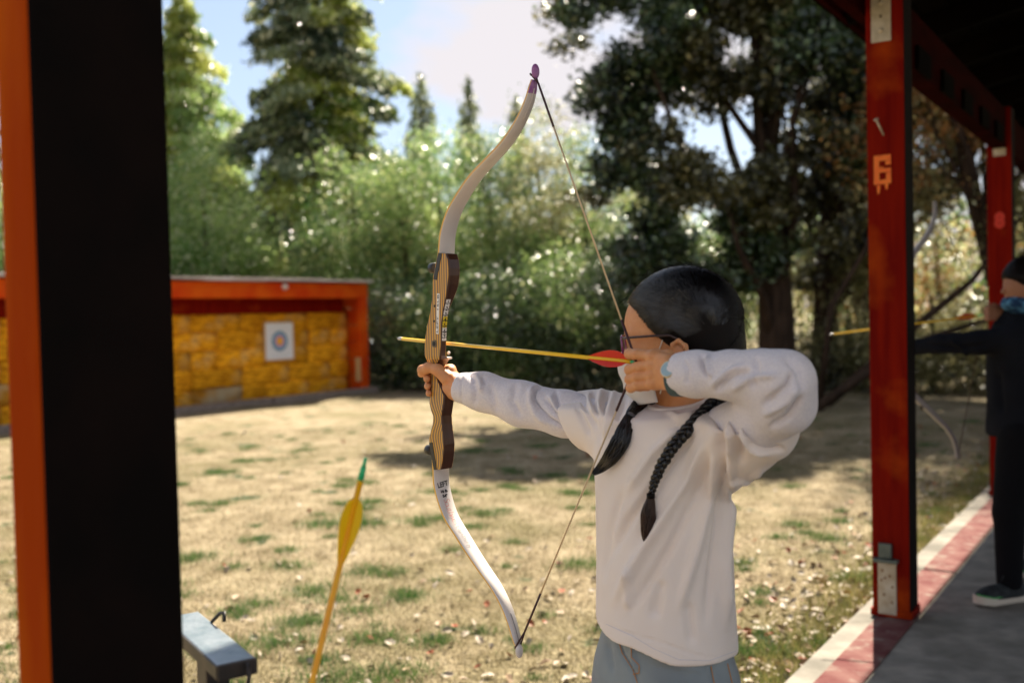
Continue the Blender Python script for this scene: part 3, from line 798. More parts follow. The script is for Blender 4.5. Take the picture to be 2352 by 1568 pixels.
shrub(690, 25, 3.3, 2.2, 'dark green shrub at the foot of the tallest conifer', 6000, M['leaf_mid'], 43)
shrub(815, 22, 4.6, 2.4, 'pale leafy shrub behind the right corner of the target shelter', 13000, M['leaf_pale'], 44, M['leaf_mid'])
shrub(925, 21, 4.2, 2.2, 'light green shrub left of the bow grip', 10000, M['leaf_mid'], 45, M['leaf_pale'])
shrub(1010, 22, 4.9, 2.3, 'mid green shrub behind the bow riser', 10000, M['leaf_mid'], 46, M['leaf_pale'])
shrub(1130, 21, 4.5, 2.3, 'pale speckled shrub between bow and bowstring', 12000, M['leaf_mid'], 47, M['leaf_pale'])
shrub(1240, 22, 5.3, 2.2, 'tall pale green shrub under the bowstring', 11000, M['leaf_mid'], 48, M['leaf_yellow'])
shrub(1345, 20, 4.3, 2.0, 'yellowish pale shrub left of the girl behind the bowstring', 9000, M['leaf_yellow'], 49, M['leaf_mid'])
shrub(905, 18.6, 2.1, 1.5, 'low dark bush beside the right post of the target shelter', 7000, M['leaf_mid'], 50, M['leaf_dark'], leafl=0.06)
shrub(1040, 18.2, 2.3, 1.7, 'low dark bush behind the hand on the bow', 8000, M['leaf_dark'], 51, M['leaf_mid'], leafl=0.06)
shrub(1180, 17.8, 2.4, 1.8, 'low dark glossy bush above the straight arm', 9000, M['leaf_dark'], 52, M['leaf_mid'], leafl=0.06)
shrub(1320, 17.4, 2.9, 1.9, 'dark bush just left of the girl near the red arrow vanes', 10000, M['leaf_dark'], 53, M['leaf_mid'], leafl=0.06)
shrub(1460, 17.0, 3.1, 2.0, 'dark bush behind the face of the girl', 10000, M['leaf_dark'], 54, M['leaf_olive'], leafl=0.06)
shrub(1600, 17.2, 2.6, 1.8, 'dark olive bush behind the hair of the girl', 7000, M['leaf_olive'], 55, M['leaf_yellow'], leafl=0.06)
shrub(1950, 16.5, 1.9, 2.0, 'low straggly olive bush behind the red post', 6000, M['leaf_olive'], 56, M['leaf_yellow'], leafl=0.06, gap=-0.1)
shrub(2140, 15.5, 2.0, 2.0, 'low straggly bush right of the red post', 6000, M['leaf_olive'], 57, M['leaf_yellow'], leafl=0.06, gap=-0.1)
shrub(2290, 16.5, 2.2, 2.0, 'low olive bush behind the arm of the boy', 6000, M['leaf_olive'], 58, M['leaf_yellow'], leafl=0.06, gap=-0.1)
shrub(300, 23, 4.5, 2.6, 'pale shrub hidden by the wide near post', 6000, M['leaf_pale'], 59)
shrub(30, 22, 4.2, 2.8, 'pale shrub at the left edge above the target shelter', 7000, M['leaf_pale'], 60)

# --- big dark evergreen oaks on the right
OK_ = 'large trees on the right'
broadleaf(1762, 15.2, 8.5, [(-1.7, 0, 5.5, 1.6, 1.3, 1.6), (-2.0, 0, 3.5, 1.2, 1.0, 1.0), (-0.8, -0.5, 3.0, 1.1, 0.8, 0.9), (0.9, -0.3, 5.0, 1.1, 1.0, 1.7), (0.7, 0, 3.0, 0.9, 0.8, 0.8), (-0.3, -0.8, 5.8, 1.3, 0.8, 1.5), (-1.2, -0.3, 2.2, 1.3, 0.8, 0.6), (-0.2, 0.2, 6.6, 1.5, 1.2, 0.8)],
          'largest dark tree with a thick straight trunk behind the girl', 88000, M['leaf_olive'], 71, group=OK_, leafl=0.105,
          trunk=[(0.25, 0, -0.1, 0.42), (0.16, 0, 0.5, 0.30), (0.05, 0, 3.5, 0.20), (-0.05, 0, 6, 0.15), (-0.05, 0, 8.2, 0.08)], clump=0.13, nclump=1150, gap=0.24, fq=3.6, material2=M['leaf_dark'])
broadleaf(1890, 16.5, 8.5, [(0.2, 0.0, 5.8, 1.7, 1.4, 1.6), (0.5, -0.3, 3.6, 1.5, 1.0, 1.2), (1.8, 0, 5.0, 1.3, 1.2, 2.0), (0, 0, 2.2, 1.3, 0.8, 0.6), (0.6, 0, 6.8, 1.4, 1.0, 0.7)],
          'slimmer dark tree standing between the girl and the red post', 50000, M['leaf_olive'], 72, group=OK_, leafl=0.10,
          trunk=[(0.0, 0, -0.1, 0.24), (0.05, 0, 1.6, 0.19), (0.25, 0, 4.5, 0.15), (0.5, 0, 8.0, 0.06)], clump=0.13, nclump=650, gap=0.26, fq=3.6, material2=M['leaf_yellow'])
broadleaf(2010, 19.0, 9.0, [(0, 0.3, 6.6, 2.3, 2.0, 2.4), (-0.7, 0.3, 3.2, 1.8, 1.6, 1.2)],
          'dark oak with forked leaning stem hidden partly by the red post', 24000, M['leaf_dark'], 73, group=OK_, leafl=0.08,
          trunk=[(0.0, 0, -0.1, 0.2), (-0.3, 0, 1.6, 0.15), (-0.6, 0, 4.5, 0.12), (0.1, 0, 8.5, 0.05)], clump=0.25, nclump=260, gap=-0.05, material2=M['leaf_yellow'])
broadleaf(2235, 14.0, 7.5, [(-0.5, 0.3, 3.9, 1.5, 1.2, 1.3), (0.5, 0.2, 3.1, 1.3, 1.2, 1.1), (0.3, 0.3, 5.6, 1.6, 1.4, 1.5)],
          'orange-brown autumn oak between the two right posts', 20000, M['leaf_orange'], 74, group=OK_, leafl=0.075,
          trunk=[(0.5, 0, -0.1, 0.17), (0.35, 0, 1.6, 0.13), (-0.1, 0, 3.4, 0.10), (-0.5, 0, 6.5, 0.04)], clump=0.23, nclump=330, gap=-0.08, material2=M['leaf_yellow'])
broadleaf(2470, 15.0, 11.0, [(-1.0, 0.3, 7.5, 2.6, 2.2, 2.6), (0.8, 0, 5.5, 2.0, 2.0, 2.2)],
          'dark oak at the right edge behind the farther post', 26000, M['leaf_olive'], 75, group=OK_, leafl=0.09,
          trunk=[(0.0, 0, -0.1, 0.25), (-0.2, 0, 2.6, 0.19), (-0.5, 0, 7.5, 0.10)], clump=0.27, nclump=320, gap=-0.08)
broadleaf(1560, 22.0, 5.5, [(-1.0, 0.3, 3.0, 1.8, 1.4, 1.6), (0.6, 0, 2.0, 2.0, 1.4, 1.2)],
          'mid green oak farther back above the head of the girl', 24000, M['leaf_mid'], 76, group=OK_, leafl=0.09, clump=0.27, nclump=330, gap=-0.10, material2=M['leaf_yellow'])
broadleaf(1800, 24.0, 5.0, [(0, 0.3, 2.4, 2.8, 1.6, 1.7)], 'yellowish oak farther back between the dark trunks', 10000, M['leaf_yellow'], 77, group=OK_, leafl=0.1, clump=0.3, nclump=220, gap=0.0, material2=M['leaf_mid'])
broadleaf(2150, 24.0, 5.0, [(0, 0.3, 2.5, 3.2, 1.6, 1.9)], 'yellowish oak farther back right of the red post', 11000, M['leaf_yellow'], 78, group=OK_, leafl=0.1, clump=0.3, nclump=240, gap=0.0, material2=M['leaf_orange'])
# bare dead branches low between the trunks
for k, (px, Y, pts, lab) in enumerate(((2150, 13.5, [(-1.6, 0, 0.3), (-0.4, 0, 1.0), (0.5, 0, 1.7), (1.2, 0, 2.6)], 'bare slanting dead branch right of the red post'),
                                       (2080, 13.0, [(-1.3, 0, 0.0), (-0.6, 0, 0.45), (0.3, 0, 0.95), (1.5, 0, 1.3)], 'bare low dead branch reaching behind the red post'),
                                       (1960, 14.0, [(0.5, 0, 3.2), (0.2, 0, 2.2), (-0.3, 0, 1.4), (-0.5, 0, 0.0)], 'thin crooked grey stem left of the red post'))):
    b0 = at_px(px, Y)
    pp = [b0 + Vector(p) for p in pts]
    pp[0 if k < 2 else -1].z = LAWN_Z - 0.05
    o = obj('dead_branch', newtube(pp, [0.075, 0.06, 0.045, 0.02] if k < 2 else [0.02, 0.035, 0.045, 0.06], 8), M['bark'])
    tag(o, lab, 'branch', 'bare branches on the right')

# --- far wood as one mass and undergrowth
c = []
for k in range(900):
    a = rng.uniform(rad(-60), rad(75)); d = rng.uniform(42, 60)
    hh = rng.uniform(0.2, 5.0 if a > 0.1 else 4.0)
    c.append((d * math.sin(a), d * math.cos(a), hh))
c = np.array(c); c = np.repeat(c, 36, 0) + rng.normal(0, 0.8, (len(c) * 36, 3)) * np.array([1, 1, 0.7]); c = c[c[:, 2] > 0]
tag(leaves_obj('far_wood', c, 0.45, 0.3, M['leaf_mid'], None), 'far green wood seen between the nearer trees', 'wood', kind='stuff')
# undergrowth belt
a = rng.uniform(-0.15, 0.62, 1500); d = rng.uniform(15.8, 24, 1500)
keep = (d > 19.5) | (a > 0.02)
a, d = a[keep], d[keep]
c = np.stack([d * np.sin(a), d * np.cos(a), rng.uniform(0, 0.45, len(a))], -1)
c = np.repeat(c, 14, 0) + rng.normal(0, 0.16, (len(c) * 14, 3)); c[:, 2] = np.abs(c[:, 2]) + LAWN_Z
tag(leaves_obj('undergrowth', c, 0.08, 0.05, M['leaf_olive'], None), 'low dark undergrowth at the edge of the lawn', 'undergrowth', kind='stuff')

# ------------------------------------------------------------------ grass blades, green tufts and fallen leaves
def inside_lawn(p):
    q = (p[:, 0] - E0.x) * N.x + (p[:, 1] - E0.y) * N.y
    return q > 0.02
def grass(name, centres, hgt, wid, material, label, lean=0.5):
    n = len(centres)
    a = rng.uniform(0, 2 * math.pi, n)
    sx = np.stack([np.cos(a), np.sin(a), 0 * a], -1)
    l_ = rng.normal(0, lean, (n, 2)) * hgt[:, None]
    top = centres + np.stack([l_[:, 0], l_[:, 1], hgt], -1)
    v = np.stack([centres - sx * wid[:, None] / 2, centres + sx * wid[:, None] / 2, top], 1).reshape(-1, 3)
    o = obj(name, mesh_np(v, np.arange(n * 3).reshape(-1, 3)), material)
    return tag(o, label, 'grass', kind='stuff')
def grass_material(name, *cols):
    mt = bpy.data.materials.new(name); mt.use_nodes = True
    nt = mt.node_tree; b = nt.nodes['Principled BSDF']; b.inputs['Roughness'].default_value = 0.6; b.inputs['Specular IOR Level'].default_value = 0.25
    c_, _ = lawn_colour_nodes(nt, *cols)
    tr = nt.nodes.new('ShaderNodeBsdfTranslucent'); ms = nt.nodes.new('ShaderNodeMixShader'); ms.inputs['Fac'].default_value = 0.35
    nt.links.new(c_, b.inputs['Base Color']); nt.links.new(c_, tr.inputs['Color'])
    nt.links.new(b.outputs[0], ms.inputs[1]); nt.links.new(tr.outputs[0], ms.inputs[2]); nt.links.new(ms.outputs[0], nt.nodes['Material Output'].inputs['Surface'])
    return mt
def scatter(n, d0, d1, pw=1.0, a0=-0.60, a1=0.58):
    d = d0 + (d1 - d0) * rng.uniform(0, 1, n) ** pw
    a = rng.uniform(a0, a1, n)
    p = np.stack([d * np.sin(a) / np.cos(a * 0.4), d * np.cos(a), 0 * a], -1)
    p[:, 2] = lawn_h(p[:, 0], p[:, 1]) - 0.002
    return p[inside_lawn(p)]
p = scatter(230000, 2.6, 12.5, 1.25)
grass('dry_grass', p, rng.uniform(0.010, 0.035, len(p)), rng.uniform(0.003, 0.006, len(p)), grass_material('dry_grass_blades', (0.19, 0.15, 0.082), (0.35, 0.287, 0.18), (0.030, 0.07, 0.02), (0.155, 0.135, 0.06)), 'short dry tan grass of the lawn', 0.8)
# green tufts
tc_ = scatter(330, 3.2, 13, 1.1)
hot = [G(u_, v_, LAWN_Z) for u_, v_ in ((665, 1300), (690, 1420), (770, 1560), (905, 1540), (845, 1310), (1085, 1040), (735, 1210), (590, 1380), (510, 1500), (830, 1210), (500, 1090), (440, 1280), (540, 1400), (1000, 1130), (820, 1395), (1270, 1090), (1115, 1180), (1950, 1330), (2160, 1180), (1730, 1500), (560, 1060), (1240, 1030), (960, 1200), (640, 1470), (700, 1030), (1340, 1300), (1330, 1130), (1900, 1240), (720, 1350), (860, 1460), (930, 1370))]
ph = np.array([[h_.x, h_.y, 0] for h_ in hot])
tc_ = np.concatenate([ph, tc_])
sz = np.concatenate([rng.uniform(0.7, 1.15, len(ph)), rng.uniform(0.15, 0.7, len(tc_) - len(ph))])
cc, hh = [], []
for q_, s_ in zip(tc_, sz):
    k = int(420 * s_)
    o_ = rng.normal(0, 0.055 * s_ + 0.008, (k, 2)) * np.array([1.25, 1.0])
    pt = np.stack([q_[0] + o_[:, 0], q_[1] + o_[:, 1], 0 * o_[:, 0]], -1)
    cc.append(pt); hh.append(rng.uniform(0.015, 0.062, k) * (0.45 + 0.55 * s_))
cc, hh = np.concatenate(cc), np.concatenate(hh)
cc[:, 2] = lawn_h(cc[:, 0], cc[:, 1]) - 0.002
k = inside_lawn(cc); cc, hh = cc[k], hh[k]
grass('green_grass', cc, hh, rng.uniform(0.0025, 0.005, len(cc)), mat('green_grass_blades', (0.035, 0.10, 0.022), 0.5, 0.4, col2=(0.09, 0.17, 0.035), scale=20, trans=0.3), 'green grass tufts growing through the dry lawn', 0.45)
# rough grass along the pavement edge and right side
x_ = rng.uniform(-2.5, 9.5, 16000); y_ = np.abs(rng.normal(0, 0.14, 16000)) + 0.03
ee = np.array([[*(RF @ Vector((a_, b_, 0)))[:2], 0] for a_, b_ in zip(x_, y_)]); ee[:, 2] = lawn_h(ee[:, 0], ee[:, 1])
grass('edge_grass', ee, rng.uniform(0.02, 0.085, len(ee)), rng.uniform(0.003, 0.005, len(ee)), mat('edge_grass_blades', (0.10, 0.12, 0.03), 0.6, 0.3, col2=(0.30, 0.25, 0.09), scale=8, trans=0.3), 'longer rough grass along the pavement edge', 0.4)

M['leaf_l1'] = mat('pale_dry_leaf', (0.40, 0.345, 0.275), 0.6, 0.25, col2=(0.30, 0.235, 0.165), scale=30)
M['leaf_l2'] = mat('brown_dry_leaf', (0.26, 0.16, 0.085), 0.55, 0.4, col2=(0.40, 0.28, 0.17), scale=30)
M['leaf_l3'] = mat('rust_red_dry_leaf', (0.30, 0.075, 0.025), 0.55, 0.4)
def fallen_leaf_mesh(seed, L_, W_):
    r = np.random.default_rng(seed)
    prof = [(-0.5, 0.02), (-0.36, 0.30), (-0.12, 0.5), (0.14, 0.46), (0.34, 0.26), (0.5, 0.02)]
    bm = bmesh.new(); rows = []
    cup = r.uniform(0.15, 0.6); bend = r.uniform(-0.5, 0.6)
    for (x, w) in prof:
        zx = bend * x * x * L_
        w2 = w * r.uniform(0.85, 1.15)
        rows.append([bm.verts.new((x * L_, w2 * W_, zx + cup * w * W_)), bm.verts.new((x * L_, 0, zx)), bm.verts.new((x * L_, -w2 * W_, zx + cup * w * W_ * r.uniform(0.6, 1.2)))])
    for a, b in zip(rows, rows[1:]):
        bm.faces.new((a[0], a[1], b[1], b[0])); bm.faces.new((a[1], a[2], b[2], b[1]))
    me = bpy.data.meshes.new('fallen_leaf'); bm.to_mesh(me); bm.free()
    return me
lms = []
for k in range(12):
    me = fallen_leaf_mesh(k, 0.038 + 0.004 * (k % 4), 0.024 + 0.003 * (k % 3))
    me.materials.append(M['leaf_l1'] if k % 6 < 4 else (M['leaf_l3'] if k == 5 else M['leaf_l2']))
    lms.append(me)
lp = np.concatenate([scatter(520, 3.0, 5.2, 1.0), scatter(260, 5.2, 10, 1.0)])
def wgt(p):
    """leaves gather near the pavement and in drifts"""
    q = (p[:, 0] - E0.x) * N.x + (p[:, 1] - E0.y) * N.y
    return np.exp(-q / 1.2) * 0.9 + 0.13 + 0.3 * np.exp(-np.clip(p[:, 1] - 3.3, 0, 9) / 0.8) + 0.15 * (noise3(p, 2.2, 3) > 0.25)
lp = np.concatenate([lp, scatter(1500, 2.9, 6.0, 1.0)])
lp = lp[rng.uniform(0, 1, len(lp)) < wgt(lp) * 0.8]
lp = lp[np.argsort(lp[:, 1])]
first, rest = lp[:300], lp[300:]
LEAFNAME = {0: 'pale curled dry leaf lying on the lawn among many', 1: 'brown dry leaf lying on the lawn among many', 2: 'rust red dry leaf lying on the lawn among many'}
for q_ in first:
    k = int(rng.integers(0, 12))
    o = bpy.data.objects.new('fallen_leaf', lms[k]); COL.objects.link(o)
    o.location = (q_[0], q_[1], q_[2] + rng.uniform(0.008, 0.024)); o.rotation_euler = (rng.normal(0, 0.45), rng.normal(0, 0.45), rng.uniform(0, 6.28))
    s_ = rng.uniform(0.7, 1.25); o.scale = (s_, s_, s_)
    mn = lms[k].materials[0].name
    tag(o, LEAFNAME[0 if 'pale' in mn else 1 if 'brown' in mn else 2], 'leaf', 'fallen leaves on the lawn')
def leaves_joined(pts, name, label, mats):
    vs, fs, mi, off = [], [], [], 0
    cache = []
    for me in lms:
        v = np.array([x.co[:] for x in me.vertices]); f = np.array([p_.vertices[:] for p_ in me.polygons]); cache.append((v, f))
    for q_ in pts:
        k = int(rng.integers(0, 12)); v, f = cache[k]
        e = Matrix.Rotation(rng.uniform(0, 6.28), 3, 'Z') @ Matrix.Rotation(rng.normal(0, 0.45), 3, 'X') @ Matrix.Rotation(rng.normal(0, 0.45), 3, 'Y')
        w = (v * rng.uniform(0.7, 1.25)) @ np.array(e).T + np.array([q_[0], q_[1], q_[2] + 0.015])
        vs.append(w); fs.append(f + off); off += len(v); mi += [0 if k % 6 < 4 else (2 if k == 5 else 1)] * len(f)
    me = mesh_np(np.concatenate(vs), np.concatenate(fs)); me.polygons.foreach_set('material_index', np.array(mi, dtype=np.int32))
    return tag(obj(name, me, mats), label, 'leaf litter', kind='stuff')
# the drift that gathers against the pavement edge and the rest of the lawn
x_ = rng.uniform(-1.5, 9.0, 900); y_ = np.abs(rng.normal(0, 0.28, 900)) + 0.02
ee = np.array([[*(RF @ Vector((a_, b_, 0)))[:2], 0] for a_, b_ in zip(x_, y_)]); ee[:, 2] = lawn_h(ee[:, 0], ee[:, 1])
leaves_joined(np.concatenate([rest, ee, scatter(260, 6, 16, 1.0)]), 'leaf_litter', 'thin litter of pale and brown dead leaves over the lawn', [M['leaf_l1'], M['leaf_l2'], M['leaf_l3']])
# ------------------------------------------------------------------ signed-distance modelling for bodies and clothes
class Grid:
    def __init__(s, lo, hi, h):
        s.lo = np.array(lo, dtype=np.float64); s.h = h
        s.n = np.maximum(4, np.ceil((np.array(hi) - s.lo) / h).astype(int) + 1)
        ax_ = [(s.lo[i] + h * np.arange(s.n[i])).astype(np.float32) for i in range(3)]
        s.X, s.Y, s.Z = np.meshgrid(*ax_, indexing='ij')
    def mesh(s, F, relax=2, smooth=True):
        F = F.astype(np.float32)
        nx, ny, nz = s.n
        neg = F < 0
        acc = np.zeros((nx - 1, ny - 1, nz - 1, 3), np.float32); cnt = np.zeros((nx - 1, ny - 1, nz - 1), np.float32)
        edges = []
        offs = [(a, b) for a in (0, 1) for b in (0, 1)]
        for ax in range(3):
            sl0 = [slice(None)] * 3; sl1 = [slice(None)] * 3
            sl0[ax] = slice(0, -1); sl1[ax] = slice(1, None)
            f0, f1 = F[tuple(sl0)], F[tuple(sl1)]
            cr = (neg[tuple(sl0)] != neg[tuple(sl1)])
            I = np.argwhere(cr)
            if len(I) == 0: continue
            a = f0[cr]; b = f1[cr]; t = a / (a - b)
            pos = I.astype(np.float32).copy(); pos[:, ax] += t
            o1, o2 = [k for k in range(3) if k != ax]
            ok = (I[:, o1] > 0) & (I[:, o2] > 0) & (I[:, o1] < s.n[o1] - 1) & (I[:, o2] < s.n[o2] - 1)
            for d1, d2 in offs:
                J = I.copy(); J[:, o1] -= d1; J[:, o2] -= d2
                v = (J[:, o1] >= 0) & (J[:, o2] >= 0) & (J[:, o1] < s.n[o1] - 1) & (J[:, o2] < s.n[o2] - 1)
                np.add.at(acc, (J[v, 0], J[v, 1], J[v, 2]), pos[v]); np.add.at(cnt, (J[v, 0], J[v, 1], J[v, 2]), 1)
            edges.append((ax, I[ok], a[ok] < 0))
        has = cnt > 0
        vid = np.full(cnt.shape, -1, np.int64); vid[has] = np.arange(has.sum())
        V = acc[has] / cnt[has][:, None]
        faces = []
        for ax, I, inside in edges:
            o1, o2 = (ax + 1) % 3, (ax + 2) % 3
            def at(d1, d2):
                J = I.copy(); J[:, o1] -= d1; J[:, o2] -= d2
                return vid[J[:, 0], J[:, 1], J[:, 2]]
            q = np.stack([at(1, 1), at(0, 1), at(0, 0), at(1, 0)], 1)
            q[~inside] = q[~inside][:, ::-1]
            faces.append(q)
        Q = np.concatenate(faces)
        # light Laplacian relaxation, keeps the staircase away
        E = np.concatenate([Q[:, [0, 1]], Q[:, [1, 2]], Q[:, [2, 3]], Q[:, [3, 0]]])
        for _ in range(relax):
            sm = np.zeros_like(V); c = np.zeros(len(V), np.float32)
            np.add.at(sm, E[:, 0], V[E[:, 1]]); np.add.at(c, E[:, 0], 1)
            V = V * 0.5 + 0.5 * sm / np.maximum(c, 1)[:, None]
        V = V * s.h + s.lo.astype(np.float32)
        return V, Q

def smin(a, b, k):
    h = np.clip(0.5 + 0.5 * (b - a) / k, 0, 1)
    return b * (1 - h) + a * h - k * h * (1 - h)
def smax(a, b, k): return -smin(-a, -b, k)
def cap(g, a, b, ra, rb=None):
    rb = ra if rb is None else rb
    a = np.array(a, np.float32); d = np.array(b, np.float32) - a
    t = ((g.X - a[0]) * d[0] + (g.Y - a[1]) * d[1] + (g.Z - a[2]) * d[2]) / max(float(d @ d), 1e-9)
    t = np.clip(t, 0, 1)
    return np.sqrt((g.X - a[0] - d[0] * t) ** 2 + (g.Y - a[1] - d[1] * t) ** 2 + (g.Z - a[2] - d[2] * t) ** 2) - (ra + (rb - ra) * t)
def chain(g, pts, rs, k=0.01):
    f = None
    for i in range(len(pts) - 1):
        c = cap(g, pts[i], pts[i + 1], rs[i], rs[i + 1])
        f = c if f is None else smin(f, c, k)
    return f
def ell(g, c, r, R=None):
    x, y, z = g.X - c[0], g.Y - c[1], g.Z - c[2]
    if R is not None:
        R = np.array(R, np.float32)        # rows are the local axes
        x, y, z = R[0, 0] * x + R[0, 1] * y + R[0, 2] * z, R[1, 0] * x + R[1, 1] * y + R[1, 2] * z, R[2, 0] * x + R[2, 1] * y + R[2, 2] * z
    k0 = np.sqrt((x / r[0]) ** 2 + (y / r[1]) ** 2 + (z / r[2]) ** 2)
    k1 = np.sqrt((x / r[0] ** 2) ** 2 + (y / r[1] ** 2) ** 2 + (z / r[2] ** 2) ** 2) + 1e-6
    return k0 * (k0 - 1) / k1
def segd(g, a, b):
    return cap(g, a, b, 0, 0)
class LF:
    """grid seen in a local frame, so that shapes can be given in local coordinates"""
    def __init__(s, g, o, x, y, z):
        dx, dy, dz = g.X - o[0], g.Y - o[1], g.Z - o[2]
        s.X = dx * x[0] + dy * x[1] + dz * x[2]; s.Y = dx * y[0] + dy * y[1] + dz * y[2]; s.Z = dx * z[0] + dy * z[1] + dz * z[2]

# ------------------------------------------------------------------ the recurve bow
Ap = P(1462, 832, 1.66)              # where the string is held
Gp = P(1002, 862, 2.10)              # middle of the grip
A = Vector((Gp.x - Ap.x, Gp.y - Ap.y, 0)).normalized()          # towards the target
Fd = Vector((-A.y, A.x, 0)); Fd = Fd if Fd.y < 0 else -Fd       # across the bow, towards the viewer's side
BW = frame(Gp, A, Fd, Z); BWI = BW.inverted()
if BW.to_3x3().determinant() < 0: pass
def bowpt(u, v, n=0.0):
    p = on_plane(u, v, Gp + Fd * n, Fd)
    q = BWI @ p
    return Vector((q.x, n, q.z))
def z3(x, y): return ((950 + x / 3.92) / 1.0884, (560 + y / 3.92) / 1.0884)
def z4(x, y): return ((1000 + x / 3.92) / 1.0884, (860 + y / 3.92) / 1.0884)
def z6(x, y): return ((1060 + x / 3.075) / 1.0884, (130 + y / 3.075) / 1.0884)
def z5(x, y): return ((1000 + x / 2.903) / 1.0884, (1140 + y / 2.903) / 1.0884)

M['riser_wood'] = None
def riser_material():
    mt = bpy.data.materials.new('laminated_striped_riser_wood'); mt.use_nodes = True
    nt = mt.node_tree; n, l = nt.nodes, nt.links
    b = n['Principled BSDF']; b.inputs['Roughness'].default_value = 0.38; b.inputs['Specular IOR Level'].default_value = 0.4
    tc = n.new('ShaderNodeTexCoord'); mp = n.new('ShaderNodeMapping'); mp.inputs['Scale'].default_value = (1, 1, 0.045)
    nz = n.new('ShaderNodeTexNoise'); nz.inputs['Scale'].default_value = 40; nz.inputs['Detail'].default_value = 1.5
    l.new(tc.outputs['Object'], mp.inputs['Vector'])
    # knots bend the grain
    sx = n.new('ShaderNodeSeparateXYZ'); l.new(tc.outputs['Object'], sx.inputs[0])
    acc = sx.outputs['X']
    for (kx, kz, amp, w) in ((0.020, -0.088, 0.020, 0.026), (0.012, -0.170, 0.016, 0.040)):
        a1 = n.new('ShaderNodeMath'); a1.operation = 'SUBTRACT'; a1.inputs[1].default_value = kz; l.new(sx.outputs['Z'], a1.inputs[0])
        a2 = n.new('ShaderNodeMath'); a2.operation = 'DIVIDE'; a2.inputs[1].default_value = w; l.new(a1.outputs[0], a2.inputs[0])
        a3 = n.new('ShaderNodeMath'); a3.operation = 'POWER'; a3.inputs[1].default_value = 2; l.new(a2.outputs[0], a3.inputs[0])
        a4 = n.new('ShaderNodeMath'); a4.operation = 'MULTIPLY'; a4.inputs[1].default_value = -1; l.new(a3.outputs[0], a4.inputs[0])
        a5 = n.new('ShaderNodeMath'); a5.operation = 'EXPONENT'; l.new(a4.outputs[0], a5.inputs[0])
        a6 = n.new('ShaderNodeMath'); a6.operation = 'MULTIPLY'; a6.inputs[1].default_value = amp; l.new(a5.outputs[0], a6.inputs[0])
        a7 = n.new('ShaderNodeMath'); a7.operation = 'ADD'; l.new(acc, a7.inputs[0]); l.new(a6.outputs[0], a7.inputs[1]); acc = a7.outputs[0]
    l.new(mp.outputs['Vector'], nz.inputs['Vector'])
    nn = n.new('ShaderNodeMath'); nn.operation = 'MULTIPLY_ADD'; nn.inputs[1].default_value = 0.010; l.new(nz.outputs['Fac'], nn.inputs[0]); l.new(acc, nn.inputs[2])
    fr = n.new('ShaderNodeMath'); fr.operation = 'MULTIPLY'; fr.inputs[1].default_value = 6.2832 / 0.0085; l.new(nn.outputs[0], fr.inputs[0])
    si = n.new('ShaderNodeMath'); si.operation = 'SINE'; l.new(fr.outputs[0], si.inputs[0])
    rp = n.new('ShaderNodeValToRGB'); rp.color_ramp.elements[0].position = 0.56; rp.color_ramp.elements[1].position = 0.80
    rp.color_ramp.elements[0].color = (0.24, 0.145, 0.07, 1); rp.color_ramp.elements[1].color = (0.72, 0.36, 0.045, 1)
    m2 = n.new('ShaderNodeMath'); m2.operation = 'MULTIPLY_ADD'; m2.inputs[1].default_value = 0.5; m2.inputs[2].default_value = 0.5
    l.new(si.outputs[0], m2.inputs[0]); l.new(m2.outputs[0], rp.inputs['Fac']); l.new(rp.outputs['Color'], b.inputs['Base Color'])
    return mt
M['riser_wood'] = riser_material()
M['riser_dark'] = mat('dark_walnut_riser', (0.045, 0.015, 0.008), 0.35, 0.5, col2=(0.075, 0.028, 0.014), scale=30, stretch=(1, 3, 0.1))
M['limb_white'] = mat('off_white_glass_limb', (0.66, 0.60, 0.56), 0.32, 0.5, col2=(0.70, 0.64, 0.60), scale=4, coat=0.2)
M['limb_edge'] = mat('yellow_maple_limb_edge', (0.75, 0.42, 0.07), 0.4, 0.5)
M['purple'] = mat('purple_worn_limb_tip', (0.30, 0.10, 0.32), 0.5, 0.4, col2=(0.42, 0.22, 0.42), scale=60)
M['string'] = mat('cream_bowstring', (0.68, 0.50, 0.30), 0.7, 0.3)
M['serving'] = mat('dark_string_serving', (0.045, 0.012, 0.016), 0.5, 0.4)
M['black'] = mat('black_plastic', (0.012, 0.012, 0.012), 0.4, 0.5)
M['sticker_white'] = mat('white_sticker', (0.80, 0.77, 0.74), 0.5, 0.4)
M['sticker_yellow'] = mat('yellow_sticker', (0.80, 0.58, 0.02), 0.5, 0.4)
M['ink'] = mat('black_ink', (0.02, 0.02, 0.02), 0.6, 0.3)

bow = thing('recurve_bow', Gp, 'drawn wooden recurve bow with off-white limbs held by the girl in white', 'bow')
